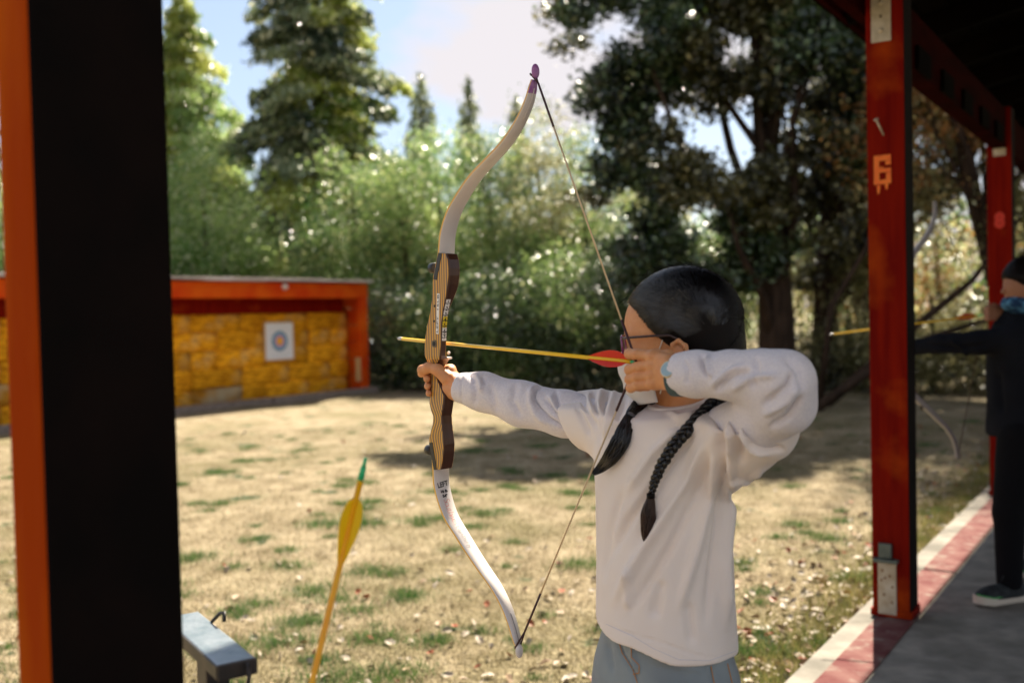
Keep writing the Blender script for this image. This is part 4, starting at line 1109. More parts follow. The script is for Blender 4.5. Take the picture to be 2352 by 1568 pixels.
# riser, lofted from rings of five points: back edge, near side, belly, far side
HN = 0.0215
rings = []
def rs(lp_, rp_, bp_, far):
    """lp_: back edge of near face, rp_: belly edge of near face, bp_: far belly edge"""
    l_, r_ = bowpt(*lp_, HN), bowpt(*rp_, HN)
    return (l_.x, l_.z, r_.x, r_.z, far)
prof = [
    (z3(560, 283), z3(650, 291), -0.022), (z3(548, 345), z3(668, 345), -0.0225), (z3(532, 430), z3(676, 430), -0.0225), (z3(513, 520), z3(676, 505), -0.0225),
    (z3(511, 580), z3(668, 590), -0.0215), (z3(509, 640), z3(660, 645), -0.019), (z3(505, 730), z3(645, 740), -0.010), (z3(494, 810), z3(628, 815), -0.0035),
    (z3(478, 900), z3(614, 890), -0.001), (z3(458, 990), z3(606, 990), 0.000), (z3(440, 1090), z3(603, 1085), 0.000), (z3(430, 1180), z3(600, 1180), 0.000),
    (z3(429, 1240), z3(595, 1240), -0.001), (z3(432, 1292), z3(592, 1290), -0.003), (z3(450, 1325), z3(588, 1322), -0.012),
    (z4(263, 172), z4(382, 162), -0.020), (z4(282, 205), z4(358, 205), -0.017), (z4(290, 250), z4(336, 250), -0.015), (z4(297, 300), z4(350, 300), -0.015), (z4(299, 360), z4(373, 358), -0.015),
    (z4(300, 430), z4(402, 425), -0.017), (z4(292, 505), z4(433, 508), -0.019), (z4(281, 575), z4(427, 585), -0.020), (z4(296, 645), z4(418, 645), -0.020), (z4(318, 705), z4(412, 705), -0.019),
    (z4(316, 780), z4(414, 780), -0.020), (z4(296, 850), z4(420, 850), -0.021), (z4(281, 925), z4(428, 925), -0.0215), (z4(280, 985), z4(432, 985), -0.0225),
    (z4(299, 1060), z4(430, 1060), -0.0225), (z4(318, 1150), z4(421, 1150), -0.0225), (z4(335, 1228), z4(405, 1226), -0.022)]
bm = bmesh.new()
prev = None
NEAR = {14: 0.0205, 15: 0.018, 16: 0.0155, 17: 0.0145, 18: 0.0145, 19: 0.015, 20: 0.0165, 21: 0.0185, 22: 0.020}
edge_x, edge_z = [], []
for kk, (l_, r_, far) in enumerate(prof):
    nh = NEAR.get(kk, HN)
    far = nh - (HN - far) * 0.66
    a, b_ = bowpt(*l_, nh), bowpt(*r_, nh)
    edge_x.append(b_.x); edge_z.append(b_.z)
    ch = 0.0025
    d = (b_ - a).normalized()
    pts = [a + d * ch, b_ - d * ch, b_ + Vector((0, -ch, 0)), Vector((b_.x, far + ch, b_.z)), Vector((b_.x, far, b_.z)) - d * ch, Vector((a.x, far, a.z)) + d * ch, Vector((a.x, far + ch, a.z)), a + Vector((0, -ch, 0))]
    ring = [bm.verts.new(p) for p in pts]
    if prev:
        for k in range(8):
            f = bm.faces.new((prev[k], prev[(k + 1) % 8], ring[(k + 1) % 8], ring[k]))
            f.material_index = 1 if k in (2, 1) else 0
    else:
        f = bm.faces.new(ring); f.material_index = 1
    prev = ring
f = bm.faces.new(prev[::-1]); f.material_index = 1
bmesh.ops.recalc_face_normals(bm, faces=bm.faces)
riser = obj('riser', bm, [M['riser_wood'], M['riser_dark']], bow, mw=BW)

def limb(name, cl, w0, w1, t0, t1, tipm):
    """cl: seen positions of the middle of the belly face"""
    pts = [bowpt(*p, 0.0) for p in cl]
    # Catmull-Rom resample
    out = []
    for i in range(len(pts) - 1):
        p0, p1, p2, p3 = pts[max(i - 1, 0)], pts[i], pts[i + 1], pts[min(i + 2, len(pts) - 1)]
        for s in np.linspace(0, 1, 6)[: 6 if i == len(pts) - 2 else 5]:
            out.append(0.5 * ((2 * p1) + (p2 - p0) * s + (2 * p0 - 5 * p1 + 4 * p2 - p3) * s * s + (3 * p1 - p0 - 3 * p2 + p3) * s ** 3))
    bm = bmesh.new(); prev = None; n = len(out)
    for i, p in enumerate(out):
        q = i / (n - 1)
        d = (out[min(i + 1, n - 1)] - out[max(i - 1, 0)]).normalized()
        nn = Vector((-d.z, 0, d.x))            # towards the belly or the back
        if nn.x > 0: nn = -nn                   # nn points to the belly (towards the archer)
        w = (w0 + (w1 - w0) * q ** 1.6) / 2
        if q > 0.93: w *= 1 - 0.35 * (q - 0.93) / 0.07
        t = (t0 + (t1 - t0) * q)
        e = 0.0012
        ring = [bm.verts.new(p + Vector((0, sy * w, 0)) - nn * tt) for sy, tt in ((1, e), (1, t - e), (0.94, t), (-0.94, t), (-1, t - e), (-1, e), (-0.94, 0), (0.94, 0))]
        if prev:
            for k in range(8):
                f = bm.faces.new((prev[k], prev[(k + 1) % 8], ring[(k + 1) % 8], ring[k])); f.smooth = k in (2, 6)
                f.material_index = 1 if k in (0, 4) else (2 if q > tipm and tipm > 0 else 0)
        else: bm.faces.new(ring)
        prev = ring
    bm.faces.new(prev[::-1])
    bmesh.ops.recalc_face_normals(bm, faces=bm.faces)
    return out, obj(name, bm, [M['limb_white'], M['limb_edge'], M['purple']], bow, mw=BW)
up_c, limb_u = limb('upper_limb', [z3(655, 380), z3(660, 278), z6(190, 1400), z6(232, 1250), z6(300, 1120), z6(400, 970), z6(530, 830), z6(646, 700), z6(742, 550), z6(806, 410), z6(838, 300), z6(852, 215)], 0.040, 0.0165, 0.0075, 0.005, 0.90)
lo_c, limb_l = limb('lower_limb', [z4(405, 1120), z4(408, 1228), z5(307, 200), z5(335, 320), z5(380, 440), z5(448, 553), z5(527, 680), z5(606, 800), z5(696, 930), z5(766, 1060), z5(815, 1190), z5(851, 1320), z5(858, 1372)], 0.040, 0.0165, 0.0075, 0.005, 0)
for (pxl, m_, par) in ((z6(857, 150), M['purple'], limb_u), (z5(865, 1412), M['limb_white'], limb_l)):
    c = bowpt(*pxl, 0)
    bm = bmesh.new(); r = bmesh.ops.create_uvsphere(bm, u_segments=16, v_segments=10, radius=1)
    for v in r['verts']: v.co = Vector((c.x + v.co.x * 0.006, v.co.y * 0.0085, c.z + v.co.z * 0.014))
    for f in bm.faces: f.smooth = True
    obj('tip_knob', bm, m_, par, mw=BW)
# grooves near the tips
for cl, m_, par, i0, i1 in ((up_c, M['limb_white'], limb_u, int(len(up_c) * 0.74), int(len(up_c) * 0.93)), (lo_c, mat('limb_groove', (0.3, 0.27, 0.26), 0.6), limb_l, int(len(lo_c) * 0.80), int(len(lo_c) * 0.95))):
    pts = [cl[i] + Vector((-0.0006, -0.0015, 0)) for i in range(i0, i1)]
    obj('string_groove', newtube(pts, 0.0011, 5), m_, par, mw=BW)
# limb bolts and black side blocks
for (q1, q2, q3, q4, bb) in ((z3(575, 282), z3(608, 285), z3(556, 548), z3(525, 540), z3(520, 432)), (z4(288, 965), z4(320, 962), z4(362, 1228), z4(334, 1230), z4(290, 1035))):
    c = [bowpt(*q, HN) for q in (q1, q2, q3, q4)]
    bm = bmesh.new()
    a = [bm.verts.new((p.x, HN + 0.001, p.z)) for p in c]; b_ = [bm.verts.new((p.x, HN - 0.006, p.z)) for p in c]
    bm.faces.new(a); bm.faces.new(b_[::-1])
    for k in range(4): bm.faces.new((a[k], b_[k], b_[(k + 1) % 4], a[(k + 1) % 4]))
    bmesh.ops.recalc_face_normals(bm, faces=bm.faces)
    obj('limb_pocket_strip', bm, M['black'], bow, mw=BW)
    p = bowpt(*bb, 0.0)
    obj('limb_bolt', newtube([p + Vector((-0.012, 0, 0)), p + Vector((0.005, 0, 0)), p + Vector((0.007, 0, 0))], [0.011, 0.011, 0.008], 16), M['black'], bow, mw=BW)
# bushings on the near side
for q, r_ in ((z3(536, 803), 0.0027), (z3(531, 952), 0.0027)):
    p = bowpt(*q, HN)
    obj('bushing_hole', newtube([p + Vector((0, -0.001, 0)), p + Vector((0, 0.0006, 0))], r_, 14), M['ink'], bow, mw=BW)
p = bowpt(*z3(534, 1172), HN)
bh = obj('bushing', newtube([p + Vector((0, -0.001, 0)), p + Vector((0, 0.0012, 0))], 0.0082, 20), mat('dull_brass_ring', (0.16, 0.12, 0.08), 0.4, 0.5, metal=0.6), bow, mw=BW)
obj('bushing_hole', newtube([p + Vector((0, 0.0, 0)), p + Vector((0, 0.0018, 0))], 0.0050, 16), M['ink'], bh, mw=BW)
# arrow rest and pale shelf edge
p = bowpt(*z3(655, 1262), 0.0)
bm = bmesh.new(); r = bmesh.ops.create_uvsphere(bm, u_segments=12, v_segments=8, radius=0.0035)
for v in r['verts']: v.co += p + Vector((-0.001, -0.004, 0))
obj('arrow_rest_button', bm, M['sticker_white'], bow, mw=BW)
p = bowpt(*z3(615, 1305), 0.0)
obj('shelf_pad', newbox(tuple(p + Vector((0.0, -0.006, -0.002))), (0.02, 0.022, 0.005), bev=0.0015), M['sticker_white'], bow, mw=BW)
# stickers: name strip on the near face, numbered scale on the belly edge of the near face
def strip(u0v0, u1v1, width, n_, name, material, parent, off=0.0004):
    a, b_ = bowpt(*u0v0, n_), bowpt(*u1v1, n_)
    d = (b_ - a); Ld = d.length; d.normalize()
    fr = BW @ frame((a + b_) / 2 + Vector((0, off, 0)), Vector((d.z, 0, -d.x)) if True else None, Vector((d.x, 0, d.z)), Vector((0, 1, 0)))
    return fr, Ld
def sticker_frame(u0v0, u1v1, n_, off):
    """y runs from the lower to the upper seen position, x across, z out of the near face"""
    a, b_ = bowpt(*u0v0, n_), bowpt(*u1v1, n_)
    y = (a - b_); Ld = y.length; y.normalize()
    z = Vector((0, 1, 0)); x = y.cross(z)
    return BW @ frame((a + b_) / 2 + z * off, x, y, z), Ld
fr, Ld = sticker_frame(z3(573, 680), z3(563, 1076), HN, 0.0004)
st = obj('name_sticker', newbox((0, 0, 0), (0.0094, Ld, 0.0004)), M['sticker_white'], bow, mw=fr)
Rz = Matrix.Rotation(math.pi / 2, 4, 'Z')
text_obj('lettering', 'LEFT  16LB', 0.0092, fr @ Matrix.Translation((0, 0, 0.0004)) @ Rz, M['ink'], st, ext=0.0001, sx=1.85, sy=0.8, bold=0.0)
fr, Ld = sticker_frame(z3(662, 736), z3(623, 1136), HN, 0.0004)
# curved scale: seven small plates following the belly edge on the dark bevel
scp = [z3(657, 770), z3(648, 828), z3(637, 886), z3(629, 940), z3(627, 994), z3(624, 1050), z3(622, 1106)]
for k, q in enumerate(scp):
    # the scale is stuck on the belly face just behind the near edge; it faces the archer and the viewer
    zz = bowpt(*q, HN - 0.0055).z
    def ex(z_): return float(np.interp(z_, edge_z[::-1], edge_x[::-1]))
    p = Vector((ex(zz), HN - 0.0062, zz))
    y = Vector((ex(zz + 0.008) - ex(zz - 0.008), 0, 0.016)).normalized(); x = Vector((0, -1, 0)); z = x.cross(y)
    fr = BW @ frame(p + z * 0.0012, x, y, z)
    o = obj('scale_sticker', newbox((0, 0, 0), (0.0105, 0.0150, 0.0005)), M['sticker_yellow'] if k in (3, 4) else M['sticker_white'], bow, mw=fr)
    text_obj('number', '-%d-' % (k + 1), 0.0125, fr @ Matrix.Translation((0, 0, 0.0005)), M['ink'], o, ext=0.0001, bold=0.0004, sx=0.78)
# writing on the lower limb, following the belly face
def limb_text(s, q, size, material, par, up=None, ang=0.0, sx=1.0, sy=1.0, side=0.0, off=0.0011, bold=0.0):
    n = len(lo_c); i = int(q * (n - 1)); f = q * (n - 1) - i
    p = lo_c[i].lerp(lo_c[min(i + 1, n - 1)], f); d = (lo_c[min(i + 1, n - 1)] - lo_c[max(i - 1, 0)]).normalized()
    nn = Vector((-d.z, 0, d.x)); nn = -nn if nn.x > 0 else nn
    y = -d; x = y.cross(nn)
    fr = BW @ frame(p + nn * off + x * side, x, y, nn) @ Matrix.Rotation(ang, 4, 'Z')
    return text_obj('lettering', s, size, fr, material, par, ext=0.00008, sx=sx, sy=sy, bold=bold)
limb_text('LEFT', 0.170, 0.0150, M['ink'], limb_l, sx=0.88, ang=0.12, bold=0.0003)
limb_text('16 lb', 0.205, 0.0085, M['ink'], limb_l, sx=1.1, bold=0.0004)
limb_text('54"', 0.228, 0.0085, M['ink'], limb_l, sx=1.1, bold=0.0004)
M['logo_red'] = mat('thin_red_print', (0.60, 0.20, 0.18), 0.5)
M['logo_grey'] = mat('thin_grey_print', (0.30, 0.27, 0.27), 0.5)
q_ = 0.252
for ch_ in 'Southwest':
    limb_text(ch_, q_, 0.0235, M['logo_red'], limb_l, ang=-math.pi / 2, side=0.0, sx=0.92, bold=-0.0006); q_ += 0.0165 if ch_ not in 'w' else 0.020
for ch_ in 'archery':
    limb_text(ch_, q_, 0.0150, M['logo_grey'], limb_l, ang=-math.pi / 2, side=0.0, sx=1.1, bold=0.0); q_ += 0.0125

# string
tu_, tl_ = BW @ (bowpt(*z6(838, 172), 0)), BW @ (bowpt(*z5(853, 1385), 0))
sj_u = BW @ bowpt(*z6(878, 240), 0); sj_l = BW @ bowpt(*z5(905, 1272), 0)
def lerp(a, b, t): return a + (b - a) * t
su0, sl0 = tu_, tl_
du, dl = (Ap - sj_u), (Ap - sj_l)
f1 = 0.115
string = obj('bowstring', newtube([lerp(sj_u, Ap, 0.17), lerp(sj_u, Ap, 0.86)], 0.0016, 8), M['string'], bow)
obj('string_half', newtube([lerp(sj_l, Ap, 0.16), lerp(sj_l, Ap, 0.84)], 0.0016, 8), M['string'], bow)
for sj, tp_, x_off in ((sj_u, tu_, 0.0065), (sj_l, tl_, 0.0065)):
    fz = 0.17 if sj is sj_u else 0.16
    bm = newtube([sj, lerp(sj, Ap, fz)], 0.0021, 8)
    tube(bm, [sj, tp_ + Fd * x_off], 0.0017, 6); tube(bm, [sj, tp_ - Fd * x_off], 0.0017, 6)
    tube(bm, [tp_ + Fd * x_off, tp_ + A * 0.007, tp_ - Fd * x_off], 0.0017, 6)
    obj('string_loop', bm, M['serving'], bow)
bm = newtube([lerp(sj_u, Ap, 0.86), Ap], 0.0023, 8); tube(bm, [Ap, lerp(sj_l, Ap, 0.84)], 0.0023, 8)
obj('center_serving', bm, M['serving'], bow)

# arrow on the string
an0 = Ap + A * 0.004
tz = project(P(915, 778, 2.2))
tipp = on_plane(913, 777, Ap - Fd * 0.003, Fd)
make_arrow('yellow arrow with red vanes drawn on the bowstring of the girl in white', Ap - Fd * 0.001, tipp, M['yellow_shaft'], M['red_vane'], 0.022, 0.092, 0.0135, rot0=0.35, r=0.0037, tail=0.012, group='arrows')
# ------------------------------------------------------------------ sculpting strokes on finished surfaces
from mathutils.bvhtree import BVHTree
def proj_np(V):
    q = V - np.array(CO)
    d = q @ np.array(CF)
    return 1176 + FPX * (q @ np.array(CR)) / d, 784 - FPX * (q @ np.array(CU)) / d
def vnormals(V, Q):
    n = np.cross(V[Q[:, 2]] - V[Q[:, 0]], V[Q[:, 3]] - V[Q[:, 1]])
    vn = np.zeros_like(V)
    for k in range(4): np.add.at(vn, Q[:, k], n)
    return vn / (np.linalg.norm(vn, axis=1, keepdims=True) + 1e-12)
def sculpt(V, Q, strokes, both=False):
    """strokes: (list of seen points, width, height in metres, taper): real dents and ridges pressed into the cloth"""
    vn = vnormals(V, Q)
    u, v = proj_np(V)
    vd = V - np.array(CO); vd /= np.linalg.norm(vd, axis=1, keepdims=True)
    facing = np.clip(-(vn * vd).sum(1) * 2.5 + 0.3, 0, 1)
    D = np.zeros(len(V)); GAIN = 2.25
    for pts, w, h, *rest in strokes:
        w = w * 0.85
        best = np.full(len(V), 1e9); tb = np.zeros(len(V)); side = np.zeros(len(V))
        Ls = [math.hypot(pts[i + 1][0] - pts[i][0], pts[i + 1][1] - pts[i][1]) for i in range(len(pts) - 1)]; T = sum(Ls); s0 = 0
        for i in range(len(pts) - 1):
            ax_, ay_ = pts[i]; dx, dy = pts[i + 1][0] - ax_, pts[i + 1][1] - ay_
            t = np.clip(((u - ax_) * dx + (v - ay_) * dy) / (dx * dx + dy * dy), 0, 1)
            dd_ = np.hypot(u - ax_ - t * dx, v - ay_ - t * dy)
            sel = dd_ < best
            best[sel] = dd_[sel]; tb[sel] = (s0 + t[sel] * Ls[i]) / T
            side[sel] = ((u - ax_) * dy - (v - ay_) * dx)[sel] / Ls[i]
            s0 += Ls[i]
        taper = np.clip(np.minimum(tb, 1 - tb) * 5 + 0.15, 0, 1)
        if rest:       # asymmetric step: cloth overlapping on one side
            st_ = np.exp(-np.abs(side) / w) * np.where(side * rest[0] > 0, 1, -0.6) * (best < w * 4)
            D += GAIN * h * taper * st_ * np.clip(1.6 - best / (w * 2.5), 0, 1)
        else:
            D += GAIN * h * taper * np.exp(-(best / w) ** 2)
    return (V + vn * (D * facing)[:, None]).astype(np.float32)
def fbm(V, s, seed=0, oct_=3):
    f = np.zeros(len(V)); a = 1.0
    for o in range(oct_):
        f += a * noise3(V, s * 2 ** o, seed + o * 1.3); a *= 0.5
    return f
def join_meshes(parts):
    vs, fs, off = [], [], 0
    for V, Q in parts:
        vs.append(V); fs.append(Q + off); off += len(V)
    return np.concatenate(vs), np.concatenate(fs)
def z1(x, y): return ((1350 + x / 2.94) / 1.0884, (600 + y / 2.94) / 1.0884)
def z2(x, y): return ((1350 + x / 2.584) / 1.0884, (1100 + y / 2.584) / 1.0884)
def z4c(x, y): return ((1130 + x / 4.126) / 1.0884, (860 + y / 4.126) / 1.0884)

# ------------------------------------------------------------------ materials of the people
M['skin'] = mat('warm_light_brown_skin', (0.64, 0.30, 0.13), 0.48, 0.3, col2=(0.61, 0.265, 0.11), scale=45, col3=(0.67, 0.33, 0.155), scale3=70, c3=(0.5, 0.75), sss=0.12, bump=0.05, bscale=300)
M['skin2'] = mat('brown_skin', (0.34, 0.15, 0.08), 0.5, 0.4)
def cloth(name, c1, c2, scale, bump, bs, rough=0.9):
    return mat(name, c1, rough, 0.15, col2=c2, scale=scale, detail=3, bump=bump, bscale=bs, sheen=0.25)
M['tee'] = cloth('white_cotton_tee', (0.83, 0.73, 0.66), (0.86, 0.765, 0.69), 5, 0.25, 900)
M['heather'] = cloth('pale_lilac_grey_heather_knit', (0.71, 0.66, 0.69), (0.79, 0.74, 0.75), 260, 0.35, 600)
M['denim'] = cloth('light_grey_blue_denim', (0.19, 0.22, 0.24), (0.26, 0.30, 0.31), 9, 0.3, 800)
M['stitch'] = mat('orange_stitching', (0.50, 0.22, 0.06), 0.7)
M['hair'] = mat('black_hair', (0.003, 0.0022, 0.002), 0.5, 0.12, col2=(0.006, 0.003, 0.002), scale=40, stretch=(1, 1, 1))
M['hair_strand'] = mat('glossy_black_hair_strands', (0.003, 0.002, 0.002), 0.27, 0.6)
M['hair_tip'] = mat('dark_brown_hair_ends', (0.020, 0.008, 0.006), 0.4, 0.5, col2=(0.040, 0.015, 0.010), scale=60)
M['mask'] = mat('white_face_mask_fabric', (0.78, 0.74, 0.72), 0.8, 0.2, bump=0.1, bscale=400, trans=0.15)
M['elastic'] = mat('pale_elastic', (0.72, 0.62, 0.50), 0.7)
M['gl_purple'] = mat('glossy_purple_glasses_rim', (0.18, 0.015, 0.10), 0.22, 0.6, coat=0.5)
M['gl_dark'] = mat('dark_glasses_temple', (0.04, 0.02, 0.018), 0.35, 0.5)
M['watch_face'] = mat('pale_blue_watch_glass', (0.30, 0.42, 0.46), 0.2, 0.6)
M['watch_rim'] = mat('gold_watch_rim', (0.65, 0.52, 0.32), 0.35, 0.5, metal=0.7)
M['watch_band'] = mat('teal_grey_watch_band', (0.03, 0.07, 0.08), 0.5, 0.4)
M['eye'] = mat('eye_white', (0.7, 0.68, 0.66), 0.2, 0.5)
M['iris'] = mat('dark_brown_iris', (0.02, 0.01, 0.008), 0.15, 0.6)
M['hoodie'] = mat('black_navy_hoodie', (0.007, 0.008, 0.011), 0.95, 0.1, col2=(0.010, 0.011, 0.015), scale=8)
M['pants'] = mat('black_trousers', (0.006, 0.006, 0.007), 0.95, 0.1)
M['sole'] = mat('cream_shoe_sole', (0.60, 0.52, 0.42), 0.7)
M['shoe'] = mat('black_shoe', (0.012, 0.012, 0.013), 0.7, 0.2, col2=(0.03, 0.035, 0.035), scale=40)
M['lime'] = mat('lime_green_shoe_trim', (0.08, 0.45, 0.10), 0.5)
M['tie_dye'] = mat('blue_patterned_neck_gaiter', (0.012, 0.04, 0.10), 0.8, 0.2, col2=(0.10, 0.28, 0.45), scale=28, contrast=(0.45, 0.6))

# ------------------------------------------------------------------ the girl
SC = P(1526, 1000, 1.76); TC = P(1517, 1000, 1.76); tc = Vector((TC.x, TC.y, 0))
H = Vector((0.3015, 1.75, 1.25))
hp, th = rad(5), rad(22)
HX = Vector((-math.cos(th) * math.cos(hp), math.sin(th) * math.cos(hp), -math.sin(hp)))
HY = Vector((-math.sin(th), -math.cos(th), 0)).normalized()
HZ = HX.cross(HY).normalized()
HF = frame(H, HX, HY, HZ)
def hl(x, y, z): return HF @ Vector((x, y, z))
SHR = Vector((SC.x, SC.y, 1.10)) + A * 0.135
SHL = Vector((SC.x, SC.y, 1.095)) - A * 0.125
ELB = P(1802, 874, 1.45)
WRL = Ap + A * -0.098 + Fd * 0.014 + Z * -0.020
CUF = P(1062, 889, 2.05)
NB = P(1562, 935, 1.755)

girl = thing('person', (TC.x, TC.y, 0), 'girl with black braids and glasses in a white shirt drawing a bow', 'person')

# --- skin: head and neck
g = Grid(np.array(H) - 0.14 + np.array([0, 0, -0.06]), np.array(H) + 0.14, 0.0024)
l_ = LF(g, H, HX, HY, HZ)
f = ell(l_, (0.006, 0, 0.028), (0.096, 0.074, 0.084))
f = smin(f, ell(l_, (0.040, 0, -0.030), (0.058, 0.060, 0.070)), 0.03)
f = smin(f, ell(l_, (0.062, 0, -0.078), (0.030, 0.030, 0.022)), 0.03)
for s in (-1, 1):
    f = smin(f, ell(l_, (0.066, s * 0.036, -0.035), (0.026, 0.022, 0.026)), 0.02)       # cheek
    f = smin(f, cap(l_, (0.087, s * 0.012, 0.020), (0.074, s * 0.046, 0.018), 0.008, 0.006), 0.012)   # brow
    f = smax(f, -ell(l_, (0.101, s * 0.031, -0.002), (0.014, 0.020, 0.011)), 0.008)     # eye socket
    f = smin(f, ell(l_, (0.0815, s * 0.031, -0.003), (0.0125, 0.0155, 0.0105)), 0.003)  # lids
    f = smax(f, -cap(l_, (0.094, s * 0.020, -0.004), (0.088, s * 0.044, -0.004), 0.0014), 0.0015)
    ez = -0.030
    e = chain(l_, [(0.006, s * 0.070, ez + 0.010), (0.003, s * 0.077, ez + 0.022), (-0.009, s * 0.083, ez + 0.028), (-0.021, s * 0.085, ez + 0.018), (-0.024, s * 0.083, ez + 0.0), (-0.018, s * 0.078, ez - 0.015), (-0.008, s * 0.071, ez - 0.024)], [0.0035, 0.0036, 0.0038, 0.0038, 0.0036, 0.0042, 0.0055], 0.004)
    e = smin(e, ell(l_, (-0.009, s * 0.073, ez + 0.001), (0.014, 0.0055, 0.023)), 0.004)
    e = smin(e, cap(l_, (-0.014, s * 0.081, ez + 0.012), (-0.016, s * 0.080, ez - 0.010), 0.0022), 0.003)
    f = smin(f, e, 0.004)
f = smin(f, cap(l_, (0.092, 0, 0.008), (0.108, 0, -0.030), 0.006, 0.009), 0.010)       # nose
f = smin(f, ell(l_, (0.086, 0, -0.060), (0.012, 0.020, 0.010)), 0.008)                # lips
ntop = hl(-0.020, 0, -0.045)
f = smin(f, cap(g, ntop, NB + Vector((0.006, 0.004, -0.02)), 0.044, 0.050), 0.02)
head = g.mesh(f, 2)
# --- bow hand
g = Grid(np.array(Gp) - 0.085, np.array(Gp) + np.array([0.11, 0.085, 0.075]), 0.0014)
l_ = LF(g, Gp, A, Fd, Z)
palm = chain(l_, [(-0.085, -0.014, -0.026), (-0.050, -0.010, -0.020), (-0.034, -0.008, 0.002)], [0.021, 0.021, 0.016], 0.01)
palm = smin(palm, chain(l_, [(-0.075, -0.020, -0.028), (-0.030, -0.026, -0.008), (-0.012, -0.029, 0.004)], [0.018, 0.013, 0.010], 0.01), 0.010)
palm = smin(palm, chain(l_, [(-0.075, -0.020, -0.030), (-0.034, -0.028, -0.028), (-0.014, -0.029, -0.026)], [0.018, 0.013, 0.009], 0.01), 0.010)
palm = smin(palm, cap(l_, (-0.066, -0.004, -0.034), (-0.042, 0.000, -0.030), 0.018, 0.014), 0.010)
palm = smin(palm, cap(l_, (-0.034, -0.012, 0.010), (-0.016, -0.020, 0.014), 0.012, 0.009), 0.008)
fing = None
for zf, r0, ex in ((0.012, 0.0086, 0.0), (-0.0045, 0.0088, 0.002), (-0.0205, 0.0084, 0.0005), (-0.0350, 0.0074, -0.003)):
    c = chain(l_, [(-0.018, -0.028, zf + 0.001), (0.010 + ex, -0.0245, zf + 0.001), (0.0155 + ex, -0.006, zf), (0.010 + ex, 0.014, zf - 0.001), (-0.001 + ex, 0.0235, zf - 0.0015)], [r0 * 1.08, r0, r0 * 0.97, r0 * 0.92, r0 * 0.84], 0.004)
    fing = c if fing is None else smin(fing, c, 0.0015)
f = smin(palm, fing, 0.006)
thumb = chain(l_, [(-0.046, 0.006, -0.004), (-0.030, 0.0165, 0.013), (-0.008, 0.0255, 0.0185), (0.012, 0.027, 0.013), (0.025, 0.021, 0.004)], [0.0150, 0.0118, 0.0098, 0.0096, 0.0078], 0.006)
f = smin(f, thumb, 0.004)
f = smin(f, chain(l_, [(-0.085, -0.014, -0.026), tuple(BWI @ (CUF.lerp(SHR, 0.10)))], [0.021, 0.023], 0.01), 0.01)
hand_r = g.mesh(f, 1)
# --- drawing hand
g = Grid(np.array(Ap) + np.array([-0.045, -0.115, -0.075]), np.array(Ap) + np.array([0.095, 0.050, 0.050]), 0.0014)
l_ = LF(g, Ap, A, Fd, Z)
f = None
wl_ = np.array([-0.098, 0.014, -0.020])
for i, (zm, zf, r0) in enumerate(((0.012, 0.0150, 0.0084), (-0.003, -0.0115, 0.0088), (-0.019, -0.0275, 0.0086), (-0.033, -0.0415, 0.0078))):
    mcp = (-0.047 + 0.002 * (i == 1) - 0.003 * (i == 3), 0.0125 - 0.001 * abs(i - 1), zm)
    c = chain(l_, [mcp, (-0.018, 0.0175, (zm + zf) / 2 + 0.001), (0.001 - 0.0015 * (i == 3), 0.0155, zf), (0.0125 - 0.002 * (i == 3), 0.001, zf), (0.006, -0.0135, zf - 0.001), (-0.008, -0.018, zf - 0.001)],
              [r0 * 1.16, r0 * 0.98, r0 * 1.04, r0 * 0.93, r0 * 0.88, r0 * 0.8], 0.003)
    f = c if f is None else smin(f, c, 0.0012)
mc = None
for i, zm in enumerate((0.012, -0.003, -0.019, -0.033)):
    c = chain(l_, [(-0.049, 0.010, zm), (-0.078, 0.010, zm * 0.7 - 0.006), (wl_[0], wl_[1] - 0.002, -0.020 + (1.5 - i) * 0.009)], [0.0105, 0.0125, 0.0135], 0.006)
    mc = c if mc is None else smin(mc, c, 0.010)
mc = smin(mc, cap(l_, (-0.055, 0.002, -0.010), (-0.085, 0.006, -0.018), 0.016, 0.017), 0.01)
f = smin(f, mc, 0.005)
f = smin(f, chain(l_, [(-0.085, -0.002, 0.000), (-0.060, -0.010, 0.010), (-0.036, -0.012, 0.012), (-0.018, -0.010, 0.006)], [0.013, 0.011, 0.0095, 0.008], 0.006), 0.005)
for i, zm in enumerate((0.012, -0.003, -0.019, -0.033)):
    f = smin(f, ell(l_, (-0.048, 0.0185, zm), (0.008, 0.006, 0.0065)), 0.006)
el_ = LF(g, Ap, A, Fd, Z)
fe = np.array([(ELB - Ap).dot(A), (ELB - Ap).dot(Fd), (ELB - Ap).z])
f = smin(f, cap(l_, wl_, wl_ + (fe - wl_) * 0.3, 0.0215, 0.024), 0.012)
hand_l = g.mesh(f, 1)
# --- the rest of the body inside the clothes
g = Grid((TC.x - 0.42, TC.y - 0.45, -0.02), (TC.x + 0.40, TC.y + 0.50, 1.22), 0.010)
l_ = LF(g, tc, A, Fd, Z)
f = chain(l_, [(0, 0, 0.78), (0, 0, 0.92), (0, 0.0, 1.05)], [0.070, 0.065, 0.060], 0.03)
f = smin(f, cap(l_, (-0.09, 0, 1.085), (0.09, 0, 1.09), 0.028), 0.03)
f = smin(f, cap(l_, (-0.05, 0, 0.77), (0.05, 0, 0.74), 0.060), 0.03)
LEG = [[(0.06, 0, 0.70), (0.13, 0.01, 0.42), (0.165, -0.02, 0.07)], [(-0.06, 0, 0.70), (-0.125, 0.01, 0.42), (-0.16, -0.02, 0.07)]]
for lg in LEG: f = smin(f, chain(l_, lg, [0.048, 0.036, 0.028], 0.02), 0.03)
f = smin(f, chain(g, [SHR, P(1200, 927, 1.985), CUF], [0.022, 0.018, 0.018], 0.02), 0.02)
f = smin(f, chain(g, [SHL, ELB, WRL], [0.022, 0.020, 0.020], 0.02), 0.02)
